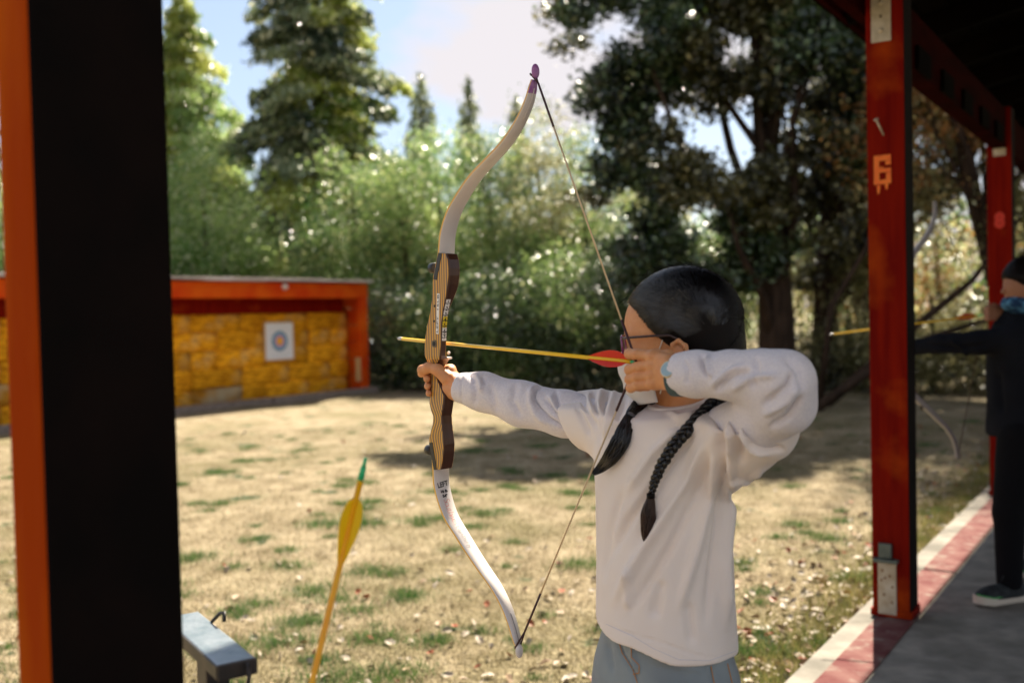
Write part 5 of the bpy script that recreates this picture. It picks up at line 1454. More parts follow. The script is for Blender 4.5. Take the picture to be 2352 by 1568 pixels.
f = smin(f, cap(g, NB + Vector((0, 0, -0.05)), ntop, 0.042, 0.040), 0.02)
inner = g.mesh(f, 1)
V, Q = join_meshes([head, hand_r, hand_l, inner])
obj('body', mesh_np(V, Q, True), M['skin'], girl)
body_hr = BVHTree.FromPolygons([tuple(v) for v in hand_l[0]], [tuple(q) for q in hand_l[1]])

# --- white tee
def tee_torso(g):
    l_ = LF(g, tc, A, Fd, Z)
    zk = [0.66, 0.715, 0.80, 0.90, 1.00, 1.06, 1.10, 1.13, 1.155, 1.18, 1.22]
    a_ = np.interp(l_.Z, zk, [0.138, 0.137, 0.134, 0.133, 0.136, 0.140, 0.136, 0.112, 0.080, 0.05, 0.03]).astype(np.float32)
    b_ = np.interp(l_.Z, zk, [0.112, 0.110, 0.104, 0.099, 0.095, 0.090, 0.083, 0.074, 0.064, 0.05, 0.03]).astype(np.float32)
    # the hem swings a little
    ang = np.arctan2(l_.Y / b_, l_.X / a_)
    k = np.sqrt((l_.X / a_) ** 2 + (l_.Y / b_) ** 2)
    wob = 0.018 * np.clip((0.95 - l_.Z) / 0.25, 0, 1) * (np.sin(ang * 5 + 1) * 0.5 + np.sin(ang * 3 + 2.2) * 0.4 + 0.3 * np.sin(ang * 9))
    return (k - 1 - wob) * b_ * 0.95
g = Grid((TC.x - 0.21, TC.y - 0.36, 0.69), (TC.x + 0.23, TC.y + 0.24, 1.20), 0.0037)
f = tee_torso(g)
f = smin(f, cap(g, SHL + Vector((0, 0, 0.0)), SHR, 0.050, 0.046), 0.03)
neckb = NB + Vector((0.004, 0.002, -0.006))
f = smin(f, cap(g, SHL, neckb + Vector((0, 0, 0.0)), 0.048, 0.052), 0.03)
f = smin(f, cap(g, SHR, neckb + Vector((0, 0, -0.004)), 0.044, 0.050), 0.025)
# right arm tee sleeve with its hanging lower edge
ra = chain(g, [SHR, P(1350, 942, 1.91), P(1300, 940, 1.935)], [0.0535, 0.053, 0.0515], 0.02)
ra = smin(ra, chain(g, [SHR + Vector((0, 0, -0.03)), P(1362, 968, 1.89), P(1326, 975, 1.91)], [0.052, 0.048, 0.044], 0.02), 0.03)
e0, e1 = P(1296, 900, 1.93), P(1340, 1020, 1.91)
ed = (e1 - e0).normalized(); nrm = (SHR - CUF).normalized(); nrm = (nrm - ed * nrm.dot(ed)).normalized()
hemd = -((g.X - e0.x) * nrm.x + (g.Y - e0.y) * nrm.y + (g.Z - e0.z) * nrm.z)
ra = smax(ra, hemd, 0.003)
f = smin(f, ra, 0.018)
# left arm tee sleeve
la = chain(g, [SHL, P(1745, 940, 1.545), P(1785, 910, 1.50)], [0.056, 0.056, 0.053], 0.02)
la = smin(la, chain(g, [SHL + Vector((0, 0, -0.05)), P(1720, 1015, 1.60), P(1768, 1000, 1.545)], [0.052, 0.046, 0.040], 0.02), 0.03)
e0l = P(1835, 1000, 1.49); nl = (SHL - ELB); nl = Vector((nl.x - 0.06, nl.y, -0.02)).normalized()
hl_ = -((g.X - e0l.x) * nl.x + (g.Y - e0l.y) * nl.y + (g.Z - e0l.z) * nl.z)
la = smax(la, hl_, 0.004)
f = smin(f, la, 0.022)
# hem and neck opening
sA = (g.X - TC.x) * A.x + (g.Y - TC.y) * A.y
hemz = 0.728 + 0.16 * sA + 0.003 * np.sin(5 * np.arctan2((g.Y - TC.y), (g.X - TC.x)))
f = smax(f, hemz - g.Z, 0.004)
cx, cy, cz = NB.x + 0.0, NB.y + 0.0, NB.z
tilt = (g.Z - cz) - 0.30 * ((g.X - cx) * -Fd.x + (g.Y - cy) * -Fd.y)
f = smax(f, tilt - 0.016, 0.006)
Vt, Qt = g.mesh(f, 2)
strokes = [
    # right shoulder and sleeve
    ([z4c(1290, 640), z4c(1340, 760), z4c(1420, 940)], 7, -0.0035),
    ([z4c(1350, 510), z4c(1370, 640), z4c(1490, 880)], 7, -0.0035), ([z4c(1410, 500), z4c(1420, 600), z4c(1490, 760)], 7, 0.003),
    ([z4c(1470, 470), z4c(1440, 580), z4c(1530, 760)], 6, -0.0045), ([z4c(1550, 450), z4c(1520, 600), z4c(1540, 800)], 7, 0.004),
    ([z4c(1620, 450), z4c(1560, 640), z4c(1520, 1000)], 6, -0.0045), ([z4c(1700, 430), z4c(1640, 620), z4c(1560, 1000)], 8, 0.0035),
    ([z4c(1800, 540), z4c(1720, 700), z4c(1620, 1000)], 7, -0.0040), ([z4c(1880, 560), z4c(1780, 800), z4c(1660, 1100)], 10, 0.003),
    # chest: drawn across from the left shoulder
    ([(1570, 975), (1500, 1040), (1440, 1130)], 12, 0.0045), ([(1600, 985), (1545, 1060), (1440, 1200), (1400, 1280)], 11, -0.0050),
    ([(1630, 1000), (1580, 1100), (1480, 1260), (1410, 1380)], 14, 0.0065), ([(1650, 1010), (1610, 1120), (1530, 1270), (1450, 1400)], 12, -0.0045),
    ([(1640, 985), (1640, 1100), (1600, 1260), (1560, 1400)], 13, 0.0055), ([(1660, 985), (1660, 1120), (1635, 1300), (1620, 1430)], 11, -0.0045),
    ([(1680, 1030), (1676, 1140), (1662, 1300), (1668, 1440)], 12, 0.0060), ([(1430, 1120), (1400, 1220), (1385, 1330)], 10, -0.0030),
    ([(1520, 1330), (1500, 1420)], 14, -0.0035), ([(1450, 1300), (1440, 1400)], 12, 0.003), ([(1580, 1380), (1590, 1480)], 12, -0.003),
    ([z1(1330, 1230), z1(1320, 1400), z1(1340, 1560)], 9, -0.006), ([z1(1400, 1220), z1(1400, 1400), z1(1420, 1600)], 10, 0.005), ([z1(1460, 1280), z1(1450, 1450), z1(1480, 1640)], 8, -0.006),
    # left sleeve opening and armpit
    ([z1(1505, 1270), z1(1530, 1400), z1(1575, 1485), z1(1650, 1530), z1(1790, 1540)], 7, -0.011), ([z1(1470, 1290), z1(1500, 1430), z1(1560, 1520), z1(1680, 1580)], 8, 0.006),
    ([z1(1560, 1190), z1(1640, 1225)], 5, -0.005), ([z1(1620, 1170), z1(1760, 1100), z1(1860, 1020)], 8, 0.004), ([z1(1660, 1210), z1(1800, 1150), z1(1880, 1060)], 7, -0.005),
    ([z2(1215, 250), z2(1345, 262), z2(1440, 190)], 6, 0.004), ([z2(1190, 170), z2(1230, 320), z2(1250, 440)], 9, -0.006),
    # collar folds
    ([(1530, 945), (1560, 960), (1620, 945)], 7, 0.003), ([(1620, 930), (1580, 975), (1540, 985)], 6, -0.003),
    # hem stitching
    ([z2(400, 1175), z2(600, 1255), z2(800, 1312), z2(1000, 1385), z2(1190, 1415)], 2.5, -0.0012),
]
Vt = sculpt(Vt, Qt, strokes)
vn = vnormals(Vt, Qt)
Vt = (Vt + vn * (fbm(Vt, 26, 2)[:, None] * 0.0012)).astype(np.float32)
shirt = obj('shirt', mesh_np(Vt, Qt, True), M['tee'], girl)
shirt_bvh = BVHTree.FromPolygons([tuple(v) for v in Vt.tolist()], Qt.tolist())
# --- ribbed collar
bm = bmesh.new(); pts = []
for a in np.linspace(0, 2 * math.pi, 41):
    ca, sa = math.cos(a), math.sin(a)
    p = Vector((cx, cy, cz)) + A * (0.0585 * ca) + Fd * (0.052 * sa)
    p.z = cz + 0.30 * -(0.052 * sa) + 0.013
    pts.append(p)
tube(bm, pts, 0.0062, 8, cap=False)
obj('collar', bm, M['tee'], girl)

# --- long heather sleeves
g = Grid((CUF.x - 0.06, SHR.y - 0.09, 1.02), (SHR.x + 0.05, CUF.y + 0.06, 1.29), 0.0034)
f = chain(g, [P(1062, 890, 2.05), P(1110, 899, 2.03), P(1200, 927, 1.985), P(1300, 950, 1.935), SHR], [0.0325, 0.0375, 0.0425, 0.0425, 0.030], 0.02)
cd = (P(1200, 927, 1.985) - P(1062, 890, 2.05)).normalized(); c0 = P(1051, 888, 2.055)
f = smax(f, -((g.X - c0.x) * cd.x + (g.Y - c0.y) * cd.y + (g.Z - c0.z) * cd.z), 0.004)
core = chain(g, [P(1030, 880, 2.07), P(1095, 896, 2.035)], [0.028, 0.026], 0.01)
f = smax(f, -core, 0.004)
Vs, Qs = g.mesh(f, 2)
st_ = [([z4c(940, 430), z4c(860, 470), z4c(845, 560), z4c(900, 660), z4c(1000, 770), z4c(1190, 880)], 4, -0.0055), ([z4c(860, 420), z4c(815, 500), z4c(815, 600), z4c(880, 720), z4c(1000, 840)], 9, 0.004),
       ([z4c(960, 560), z4c(1060, 700), z4c(1170, 790)], 5, -0.004), ([z4c(1070, 480), z4c(1075, 560), z4c(1110, 670)], 5, -0.004), ([z4c(1000, 520), z4c(1090, 690), z4c(1180, 760)], 7, 0.003),
       ([z4c(170, 270), z4c(210, 340), z4c(225, 390)], 5, -0.004), ([z4c(240, 300), z4c(290, 400), z4c(300, 500)], 6, 0.003), ([z4c(320, 320), z4c(330, 420)], 4, -0.003),
       ([z4c(160, 290), z4c(240, 470), z4c(230, 640)], 6, -0.0025), ([z4c(400, 400), z4c(420, 560), z4c(460, 720)], 9, -0.0025), ([z4c(660, 400), z4c(620, 580), z4c(720, 760)], 9, -0.003), ([z4c(110, 280), z4c(85, 440), z4c(100, 620)], 3, -0.0015)]
Vs = sculpt(Vs, Qs, st_); vn = vnormals(Vs, Qs); Vs = (Vs + vn * (fbm(Vs, 30, 4)[:, None] * 0.0010)).astype(np.float32)
obj('sleeve', mesh_np(Vs, Qs, True), M['heather'], girl)
g = Grid((WRL.x - 0.07, ELB.y - 0.085, 1.03), (ELB.x + 0.08, SHL.y + 0.05, 1.27), 0.0034)
f = chain(g, [P(1558, 858, 1.575), P(1600, 859, 1.555), P(1680, 862, 1.515), P(1750, 866, 1.48), ELB], [0.0325, 0.0330, 0.0345, 0.038, 0.0405], 0.02)
f = smin(f, chain(g, [ELB, P(1800, 925, 1.475), P(1760, 955, 1.53), SHL], [0.041, 0.044, 0.045, 0.042], 0.02), 0.02)
c0 = P(1553, 858, 1.58); cd = (P(1680, 862, 1.515) - c0).normalized()
f = smax(f, -((g.X - c0.x) * cd.x + (g.Y - c0.y) * cd.y + (g.Z - c0.z) * cd.z), 0.004)
f = smax(f, -cap(g, P(1535, 858, 1.585), P(1590, 859, 1.56), 0.027, 0.025), 0.004)
Vs, Qs = g.mesh(f, 2)
st_ = [([z1(1190, 850), z1(1195, 930), z1(1230, 1000)], 5, -0.005), ([z1(1230, 850), z1(1240, 940), z1(1260, 1010)], 6, 0.0035), ([z1(1060, 880), z1(1090, 960), z1(1080, 1060)], 6, -0.002),
       ([z1(1290, 1110), z1(1400, 1000), z1(1540, 950)], 7, -0.004), ([z1(1250, 1080), z1(1350, 990), z1(1500, 920)], 8, 0.003), ([z1(1400, 1110), z1(1560, 1010), z1(1750, 990)], 8, 0.0035),
       ([z1(1580, 850), z1(1590, 950), z1(1570, 1100)], 8, -0.0025), ([z1(1800, 860), z1(1900, 960), z1(1930, 1100)], 10, -0.003), ([z1(1860, 960), z1(1800, 1080), z1(1640, 1210)], 7, -0.005), ([z1(1900, 1060), z1(1820, 1180), z1(1640, 1290)], 8, 0.004), ([z1(1930, 1150), z1(1820, 1300), z1(1680, 1380)], 7, -0.005)]
Vs = sculpt(Vs, Qs, st_); vn = vnormals(Vs, Qs); Vs = (Vs + vn * (fbm(Vs, 30, 6)[:, None] * 0.0012)).astype(np.float32)
obj('sleeve', mesh_np(Vs, Qs, True), M['heather'], girl)

# --- jeans and shoes
g = Grid((TC.x - 0.26, TC.y - 0.30, 0.03), (TC.x + 0.26, TC.y + 0.30, 0.80), 0.006)
l_ = LF(g, tc, A, Fd, Z)
zk = [0.55, 0.62, 0.70, 0.78, 0.82]
a_ = np.interp(l_.Z, zk, [0.138, 0.138, 0.130, 0.115, 0.11]).astype(np.float32); b_ = np.interp(l_.Z, zk, [0.098, 0.102, 0.094, 0.085, 0.083]).astype(np.float32)
f = (np.sqrt((l_.X / a_) ** 2 + (l_.Y / b_) ** 2) - 1) * b_
f = smax(f, 0.60 - l_.Z, 0.04); f = smax(f, l_.Z - 0.77, 0.003)
for lg in LEG: f = smin(f, chain(l_, [(lg[0][0], 0, 0.64), (lg[1][0], lg[1][1], lg[1][2]), (lg[2][0], lg[2][1], 0.10)], [0.080, 0.060, 0.052], 0.02), 0.03)
Vj, Qj = g.mesh(f, 2)
Vj = sculpt(Vj, Qj, [([z2(500, 1260), z2(530, 1370), z2(600, 1480), z2(640, 1568)], 4, -0.003), ([z2(600, 1320), z2(600, 1400), z2(640, 1500)], 7, 0.003), ([z2(1100, 1440), z2(1120, 1568)], 4, -0.002), ([z2(700, 1400), z2(900, 1450), z2(1050, 1480)], 9, 0.003), ([z2(440, 1300), z2(470, 1500)], 8, -0.002)])
jeans = obj('jeans', mesh_np(Vj, Qj, True), M['denim'], girl)
jb = BVHTree.FromPolygons([tuple(v) for v in Vj.tolist()], Qj.tolist())
def on_surface(bvh, pts, off):
    out = []
    for p in pts:
        d = ray(*p).normalized(); h_ = bvh.ray_cast(CO, d)
        if h_[0] is not None:
            nn = h_[1] if h_[1].dot(d) < 0 else -h_[1]
            out.append(h_[0] + nn * off)
    return out
def dense(pts, k=8):
    out = []
    for i in range(len(pts) - 1):
        for t in range(k): out.append((pts[i][0] + (pts[i + 1][0] - pts[i][0]) * t / k, pts[i][1] + (pts[i + 1][1] - pts[i][1]) * t / k))
    return out + [pts[-1]]
for pts in ([z2(500, 1265), z2(530, 1370), z2(600, 1480), z2(630, 1568)], [z2(590, 1330), z2(590, 1400), z2(640, 1450), z2(640, 1500), z2(600, 1510)], [z2(1105, 1455), z2(1125, 1568)], [z2(1210, 1440), z2(1240, 1568)]):
    sp = on_surface(jb, dense(pts), 0.0006)
    if len(sp) > 3: obj('seam_stitching', newtube(sp, 0.0008, 5), M['stitch'], jeans)
sp = on_surface(shirt_bvh, dense([(1392, 1432), (1454, 1460), (1500, 1488), (1560, 1514), (1630, 1516), (1690, 1494)]), 0.0001)
if len(sp) > 3: obj('hem_seam', newtube(sp, 0.0005, 5), mat('pale_lilac_thread', (0.62, 0.58, 0.62), 0.8), shirt)
def shoe(parent, heel, d, ln, mats, sc=1.0, trim=False):
    """a trainer: sole, upper, laces"""
    d = d.normalized(); s = Z.cross(d)
    fr = frame(heel, d, s, Z)
    bm = bmesh.new()
    poly = [(-0.0 * ln, 0.30), (0.05, 0.42), (0.3, 0.40), (0.55, 0.46), (0.75, 0.52), (0.92, 0.40), (1.0, 0.12)]
    W_ = ln * 0.36
    out = [(x * ln, y * W_ * 0.9) for x, y in poly] + [(x * ln, -y * W_ * 0.9) for x, y in poly[::-1]]
    def ringz(z, k, nose=0.0): return [bm.verts.new(fr @ Vector((p[0] * 1.0, p[1] * k, z + nose * max(0, p[0] / ln - 0.75)))) for p in out]
    r1, r2, r3 = ringz(0.001, 0.95, 0.05), ringz(0.012, 1.03, 0.05), ringz(0.026 * sc, 1.0, 0.06)
    for a, b in ((r1, r2), (r2, r3)):
        for k in range(len(out)): bm.faces.new((a[k], a[(k + 1) % len(out)], b[(k + 1) % len(out)], b[k]))
    bm.faces.new(r1[::-1]); bm.faces.new(r3)
    obj('shoe_sole', bm, mats[1], parent)
    g = Grid(np.array(heel) - 0.08 + np.minimum(0, np.array(d) * ln), np.array(heel) + 0.10 + np.maximum(0, np.array(d) * ln), 0.004)
    l_ = LF(g, heel, d, s, Z)
    f = ell(l_, (ln * 0.55, 0, 0.030), (ln * 0.45, W_ * 0.47, 0.042 * sc))
    f = smin(f, ell(l_, (ln * 0.20, 0, 0.045), (ln * 0.22, W_ * 0.42, 0.055 * sc)), 0.03)
    f = smax(f, 0.022 * sc - l_.Z, 0.003)
    V, Q = g.mesh(f, 1)
    u = obj('shoe_upper', mesh_np(V, Q, True), mats[0], parent)
    for k in range(4):
        x = ln * (0.42 + 0.08 * k); zt = 0.075 * sc - 0.008 * k
        obj('lace', newtube([fr @ Vector((x - 0.004, -0.018, zt - 0.006)), fr @ Vector((x, 0, zt)), fr @ Vector((x + 0.004, 0.018, zt - 0.006))], 0.0022, 6), mats[0], u)
    obj('lace', newtube([fr @ Vector((ln * 0.44, 0.004, 0.080 * sc)), fr @ Vector((ln * 0.48, 0.02, 0.098 * sc)), fr @ Vector((ln * 0.55, 0.028, 0.085 * sc))], 0.002, 6), mats[0], u)
    if trim:
        obj('shoe_trim', newtube([fr @ Vector((ln * x, W_ * 0.9 * y, 0.030 * sc + max(0, x - 0.75) * 0.06)) for x, y in ((0.3, 0.41), (0.55, 0.47), (0.75, 0.53), (0.92, 0.41), (1.0, 0.13))], 0.0026, 6), M['lime'], u)
for lg in LEG:
    anc = tc + A * lg[2][0] + Fd * (lg[2][1] - 0.05)
    shoe(girl, Vector((anc.x, anc.y, 0.006)), Fd + A * 0.15, 0.21, (M['shoe'], M['sole']))

# --- hair
g = Grid(np.array(H) - 0.135, np.array(H) + np.array([0.135, 0.135, 0.145]), 0.0030)
l_ = LF(g, H, HX, HY, HZ)
f = ell(l_, (-0.003, 0, 0.033), (0.104, 0.0835, 0.093))
f = smin(f, ell(l_, (-0.045, 0, -0.030), (0.060, 0.066, 0.060)), 0.03)
xh = np.interp(l_.Z, [-0.12, -0.085, -0.05, -0.028, -0.017, 0.0, 0.014, 0.034, 0.054, 0.070, 0.09, 0.13], [-0.06, -0.045, -0.034, -0.014, 0.004, 0.022, 0.034, 0.049, 0.064, 0.086, 0.13, 0.2]).astype(np.float32)
f = smax(f, (l_.X - xh) * 0.8, 0.006)
# thins towards the hairline and keeps clear of the ears
for s in (-1, 1): f = smax(f, -ell(l_, (-0.010, s * 0.088, -0.034), (0.020, 0.022, 0.029)), 0.006)
f = smax(f, -(l_.Z + 0.098), 0.01)
Vh, Qh = g.mesh(f, 2)
vh = Vh - np.array(H)
lx, ly, lz = vh @ np.array(HX), vh @ np.array(HY), vh @ np.array(HZ)
wq = lz * 0.85 - lx * 0.5 + 0.25 * ly
comb = np.sin(wq * 900 + 2 * np.sin(lx * 40)) * 0.0003 * 0.0
Vh = (Vh + vnormals(Vh, Qh) * comb[:, None]).astype(np.float32)
hair = obj('hair', mesh_np(Vh, Qh, True), M['hair'], girl)
# strands combed from the hairline and parting to the low ties behind the ears
HLZ = [-0.12, -0.085, -0.05, -0.028, -0.017, 0.0, 0.014, 0.034, 0.054, 0.070, 0.09, 0.13]
HLX = [-0.06, -0.045, -0.034, -0.014, 0.004, 0.022, 0.034, 0.049, 0.064, 0.086, 0.13, 0.2]
def strands(bm, n, seg=9, rad_=0.0006, lift=(1.0, 1.02)):
    C = np.array([-0.003, 0, 0.033]); Rr = np.array([0.1045, 0.084, 0.0935])
    for _ in range(n):
        sd = 1 if rnd.random() < 0.85 else -1
        if rnd.random() < 0.55:      # from the parting
            t = rnd.uniform(-1.5, 1.0); a = np.array([math.sin(t * 1.15) * 0.98, sd * 0.05 + rnd.uniform(-0.05, 0.1), math.cos(t * 1.15)])
        else:                        # from the hairline
            zz = rnd.uniform(-0.3, 0.75)
            zl = zz * 0.0935 + 0.033
            xl = float(np.interp(zl, [-0.017, 0.0, 0.014, 0.034, 0.054, 0.070, 0.10], [0.004, 0.022, 0.034, 0.049, 0.064, 0.08, 0.09])) + 0.001 - rnd.uniform(0, 0.02)
            xx = (xl + 0.003) / 0.1045; yy = 1 - xx * xx - zz * zz
            if yy < 0.001: continue
            a = np.array([xx, sd * math.sqrt(yy), zz])
        a = a / np.linalg.norm(a)
        e = np.array([-0.55 + rnd.uniform(-0.40, 0.08), sd * rnd.uniform(0.30, 0.55), -1.0 + rnd.uniform(-0.06, 0.06)]); e /= np.linalg.norm(e)
        lf = rnd.uniform(*lift)
        back = rnd.uniform(-0.45, 0.05)
        mid = np.array([min(a[0], 0.3) * 0.4 + back, sd * 1.0, 0.30 + 0.4 * a[2]]); mid /= np.linalg.norm(mid)
        pts = []; bad = False; wisp = 0.003 if rnd.random() < 0.75 else rnd.uniform(0.004, 0.015)
        for s in np.linspace(0, 1.0, seg):
            q = (1 - s) ** 2 * a + 2 * s * (1 - s) * mid * 1.15 + s * s * e; q /= np.linalg.norm(q)
            pl_ = C + q * Rr * (0.992 + (lf - 0.992) * math.sin(math.pi * min(1, s * 1.3 + 0.12)) ** 0.5)
            if pl_[0] > float(np.interp(pl_[2], HLZ, HLX)) + wisp or (abs(pl_[1]) > 0.06 and abs(pl_[0] + 0.008) < 0.020 and -0.066 < pl_[2] < 0.0): bad = True
            pts.append(hl(*pl_))
        if bad: continue
        tube(bm, pts, [rad_ * (0.4 + 0.6 * math.sin(math.pi * min(1, 0.15 + s))) for s in np.linspace(0, 0.9, seg)], 3, cap=False)
bm = bmesh.new(); strands(bm, 4200); strands(bm, 260, 9, 0.0014, (0.998, 1.014))
so = obj('hair_strands', bm, M['hair_strand'], hair); so['kind'] = 'stuff'
bm = bmesh.new()
for k in range(300):       # flyaway hairs at crown, nape and hairline
    if k < 190: t = rnd.uniform(-0.9, 1.1); a = Vector((math.sin(t) * 0.104 - 0.003, rnd.uniform(-0.02, 0.05), 0.033 + math.cos(t) * 0.092))
    else: t = rnd.uniform(1.5, 2.5); a = Vector((-math.sin(t) * 0.104 - 0.003, rnd.uniform(-0.03, 0.05), 0.033 + math.cos(t) * 0.092))
    d = (a - Vector((0, 0, 0.02))).normalized(); tt = Vector((-d.z, rnd.uniform(-0.4, 0.4), d.x)) * rnd.choice((1, -1))
    L1 = rnd.uniform(0.012, 0.030)
    pts = [hl(*(a + tt * s * L1 + d * (0.0 + 0.5 * L1 * s * rnd.uniform(0.5, 1) - 0.0))) for s in np.linspace(0, 1, 5)]
    tube(bm, pts, [0.0003, 0.00026, 0.00022, 0.00018, 0.0001], 3, cap=False)
so = obj('flyaway_hair', bm, M['hair'], hair); so['kind'] = 'stuff'

def path_on(bvh, pts, offs, depth0):
    out = []
    for (u_, v_), o_ in zip(pts, offs):
        d = ray(u_, v_); hh_ = bvh.ray_cast(CO, d.normalized())
        dist = None
        if hh_[0] is not None:
            dist = (hh_[0] - CO).dot(CF)
            if abs(dist - depth0) > 0.14: dist = None
        dist = depth0 if dist is None else dist
        depth0 = dist = 0.5 * dist + 0.5 * depth0 if out else dist
        out.append(P(u_, v_, dist - o_))
    return out
def spline(pts, k):
    out = []
    for i in range(len(pts) - 1):
        p0, p1, p2, p3 = pts[max(i - 1, 0)], pts[i], pts[i + 1], pts[min(i + 2, len(pts) - 1)]
        for s in np.linspace(0, 1, k + 1)[: k + 1 if i == len(pts) - 2 else k]:
            out.append(0.5 * ((2 * p1) + (p2 - p0) * s + (2 * p0 - 5 * p1 + 4 * p2 - p3) * s * s + (3 * p1 - p0 - 3 * p2 + p3) * s ** 3))
    return out
def hank(bm, pts, rads, n, r_, flat=0.6, mi=0):
    """a loose bundle of hair along pts"""
    for k in range(n):
        a = rnd.uniform(0, 6.28); q = math.sqrt(rnd.random()); ph = rnd.uniform(0, 6.28)
        x = None; out = []
        for i, p in enumerate(pts):
            d = (pts[min(i + 1, len(pts) - 1)] - pts[max(i - 1, 0)]).normalized()
            x = d.cross(CF).normalized(); y = d.cross(x)
            w = rads[i] * q
            out.append(p + x * math.cos(a + 0.3 * math.sin(i * 0.5 + ph)) * w + y * math.sin(a) * w * flat)
        m_ = len(out) if rnd.random() < 0.35 else int(len(out) * rnd.uniform(0.70, 1))
        out = out[:m_]
        tube(bm, out, [r_ * (1 if i < m_ * 0.8 else max(0.15, (m_ - i) / (m_ * 0.2))) for i in range(m_)], 4, cap=False, mi=mi)
def resamp(v, n): return list(np.interp(np.linspace(0, 1, n), np.linspace(0, 1, len(v)), v))
# braid over her right shoulder (ends in a loose tail)
pl = [(1500, 918), (1482, 924), (1462, 938), (1447, 957), (1437, 985), (1424, 1015), (1404, 1048), (1382, 1072), (1362, 1088)]
pp = path_on(shirt_bvh, pl, [0.014, 0.017, 0.020, 0.021, 0.021, 0.020, 0.018, 0.016, 0.014], 1.72)
sp = spline(pp, 5)
rr = resamp([0.016, 0.016, 0.013, 0.0085, 0.0140, 0.0165, 0.0140, 0.0095, 0.0035], len(sp))
bm = bmesh.new(); hank(bm, sp, rr, 330, 0.0011)
tube(bm, sp[:-6], [max(0.001, r_ * 0.6) for r_ in rr[:-6]], 10)
b1 = obj('braid', bm, [M['hair_strand']], girl)
tt = pp[3]; dd_ = (pp[4] - pp[2]).normalized()
obj('hair_tie', newtube([tt - dd_ * 0.003, tt + dd_ * 0.003], 0.0088, 12), mat('clear_grey_hair_tie', (0.10, 0.10, 0.11), 0.3, 0.5), b1)
# plaited braid over her left shoulder
pl = [(1672, 903), (1650, 918), (1620, 945), (1588, 978), (1558, 1010), (1533, 1045), (1514, 1080), (1502, 1112), (1495, 1140)]
pp = path_on(shirt_bvh, pl, [0.014] * 9, 1.66)
sp = spline(pp, 14)
n = len(sp); bm = bmesh.new()
wv = resamp([0.0085, 0.0088, 0.0086, 0.0080, 0.0074, 0.0068, 0.0062, 0.0055, 0.0036], n)
for k in range(3):
    out = []
    for i, p in enumerate(sp):
        d = (sp[min(i + 1, n - 1)] - sp[max(i - 1, 0)]).normalized(); x = d.cross(CF).normalized(); y = d.cross(x)
        t = i / n * 2 * math.pi * 7.5 + k * 2 * math.pi / 3
        out.append(p + x * math.sin(t) * wv[i] * 0.85 + y * math.sin(2 * t) * wv[i] * 0.42)
    hank(bm, out, [w * 0.62 for w in wv], 34, 0.0009, 0.9)
    tube(bm, out, [w * 0.56 for w in wv], 8)
b2 = obj('braid', bm, [M['hair_strand']], girl)
pl = [(1495, 1138), (1493, 1155), (1489, 1180), (1490, 1210), (1492, 1236), (1494, 1253)]
dt_ = (pp[-1] - CO).dot(CF)
pt = [P(u_, v_, dt_ - 0.002 + 0.002 * i_) for i_, (u_, v_) in enumerate(pl)]
sp = spline(pt, 5); rr = resamp([0.0042, 0.0080, 0.0120, 0.0135, 0.0115, 0.0070], len(sp))
bm = bmesh.new(); hank(bm, sp, rr, 260, 0.0009, 0.5); tube(bm, sp[:-3], [r_ * 0.45 for r_ in rr[:-3]], 8)
obj('braid_tail', bm, [M['hair_tip']], b2)
obj('hair_tie', newtube([pt[0] - Vector((0, 0, 0.004)), pt[0] + Vector((0, 0, 0.004))], 0.0072, 12), M['hair'], b2)

# --- mask
bm = bmesh.new(); NU, NV = 40, 22; grid_ = []
for j in range(NV + 1):
    v = j / NV; row = []
    for i in range(NU + 1):
        u = -1 + 2 * i / NU; ph_ = u * rad(84)
        zt = -0.010 - 0.016 * (abs(u) ** 1.5); zb = -0.108 + 0.004 * abs(u) ** 2
        z_ = zt + (zb - zt) * v
        bulge = math.sin(math.pi * min(1, 0.16 + v * 0.74)) ** 0.6
        fx = 0.028 + (0.058 + 0.030 * bulge) * math.cos(ph_) ** 0.75 - 0.020 * max(0, v - 0.75) * 4 * (1 - abs(u)) * 0.6
        fy = (0.063 + 0.004 * math.sin(math.pi * v)) * math.sin(ph_)
        nose = 0.010 * math.exp(-(u / 0.22) ** 2) * math.exp(-((v - 0.22) / 0.22) ** 2)
        pleat = 0.0012 * math.sin(v * 6 * math.pi) * (1 - abs(u) ** 4)
        row.append(bm.verts.new(hl(fx + nose + pleat, fy, z_)))
    grid_.append(row)
for j in range(NV):
    for i in range(NU):
        f_ = bm.faces.new((grid_[j][i], grid_[j][i + 1], grid_[j + 1][i + 1], grid_[j + 1][i])); f_.smooth = True
mk = obj('face_mask', bm, M['mask'], girl)
md = mk.modifiers.new('thick', 'SOLIDIFY'); md.thickness = 0.0012
for s in (-1, 1):
    for zc_, ze in ((-0.028, 0.024), (-0.090, -0.026)):
        obj('ear_loop', newtube([hl(0.036, s * 0.0645, zc_), hl(0.020, s * 0.074, zc_ * 0.45 + ze * 0.55), hl(0.0, s * 0.0800, ze), hl(-0.012, s * 0.082, ze * 1.0 + 0.003)], 0.0012, 6), M['elastic'], mk)
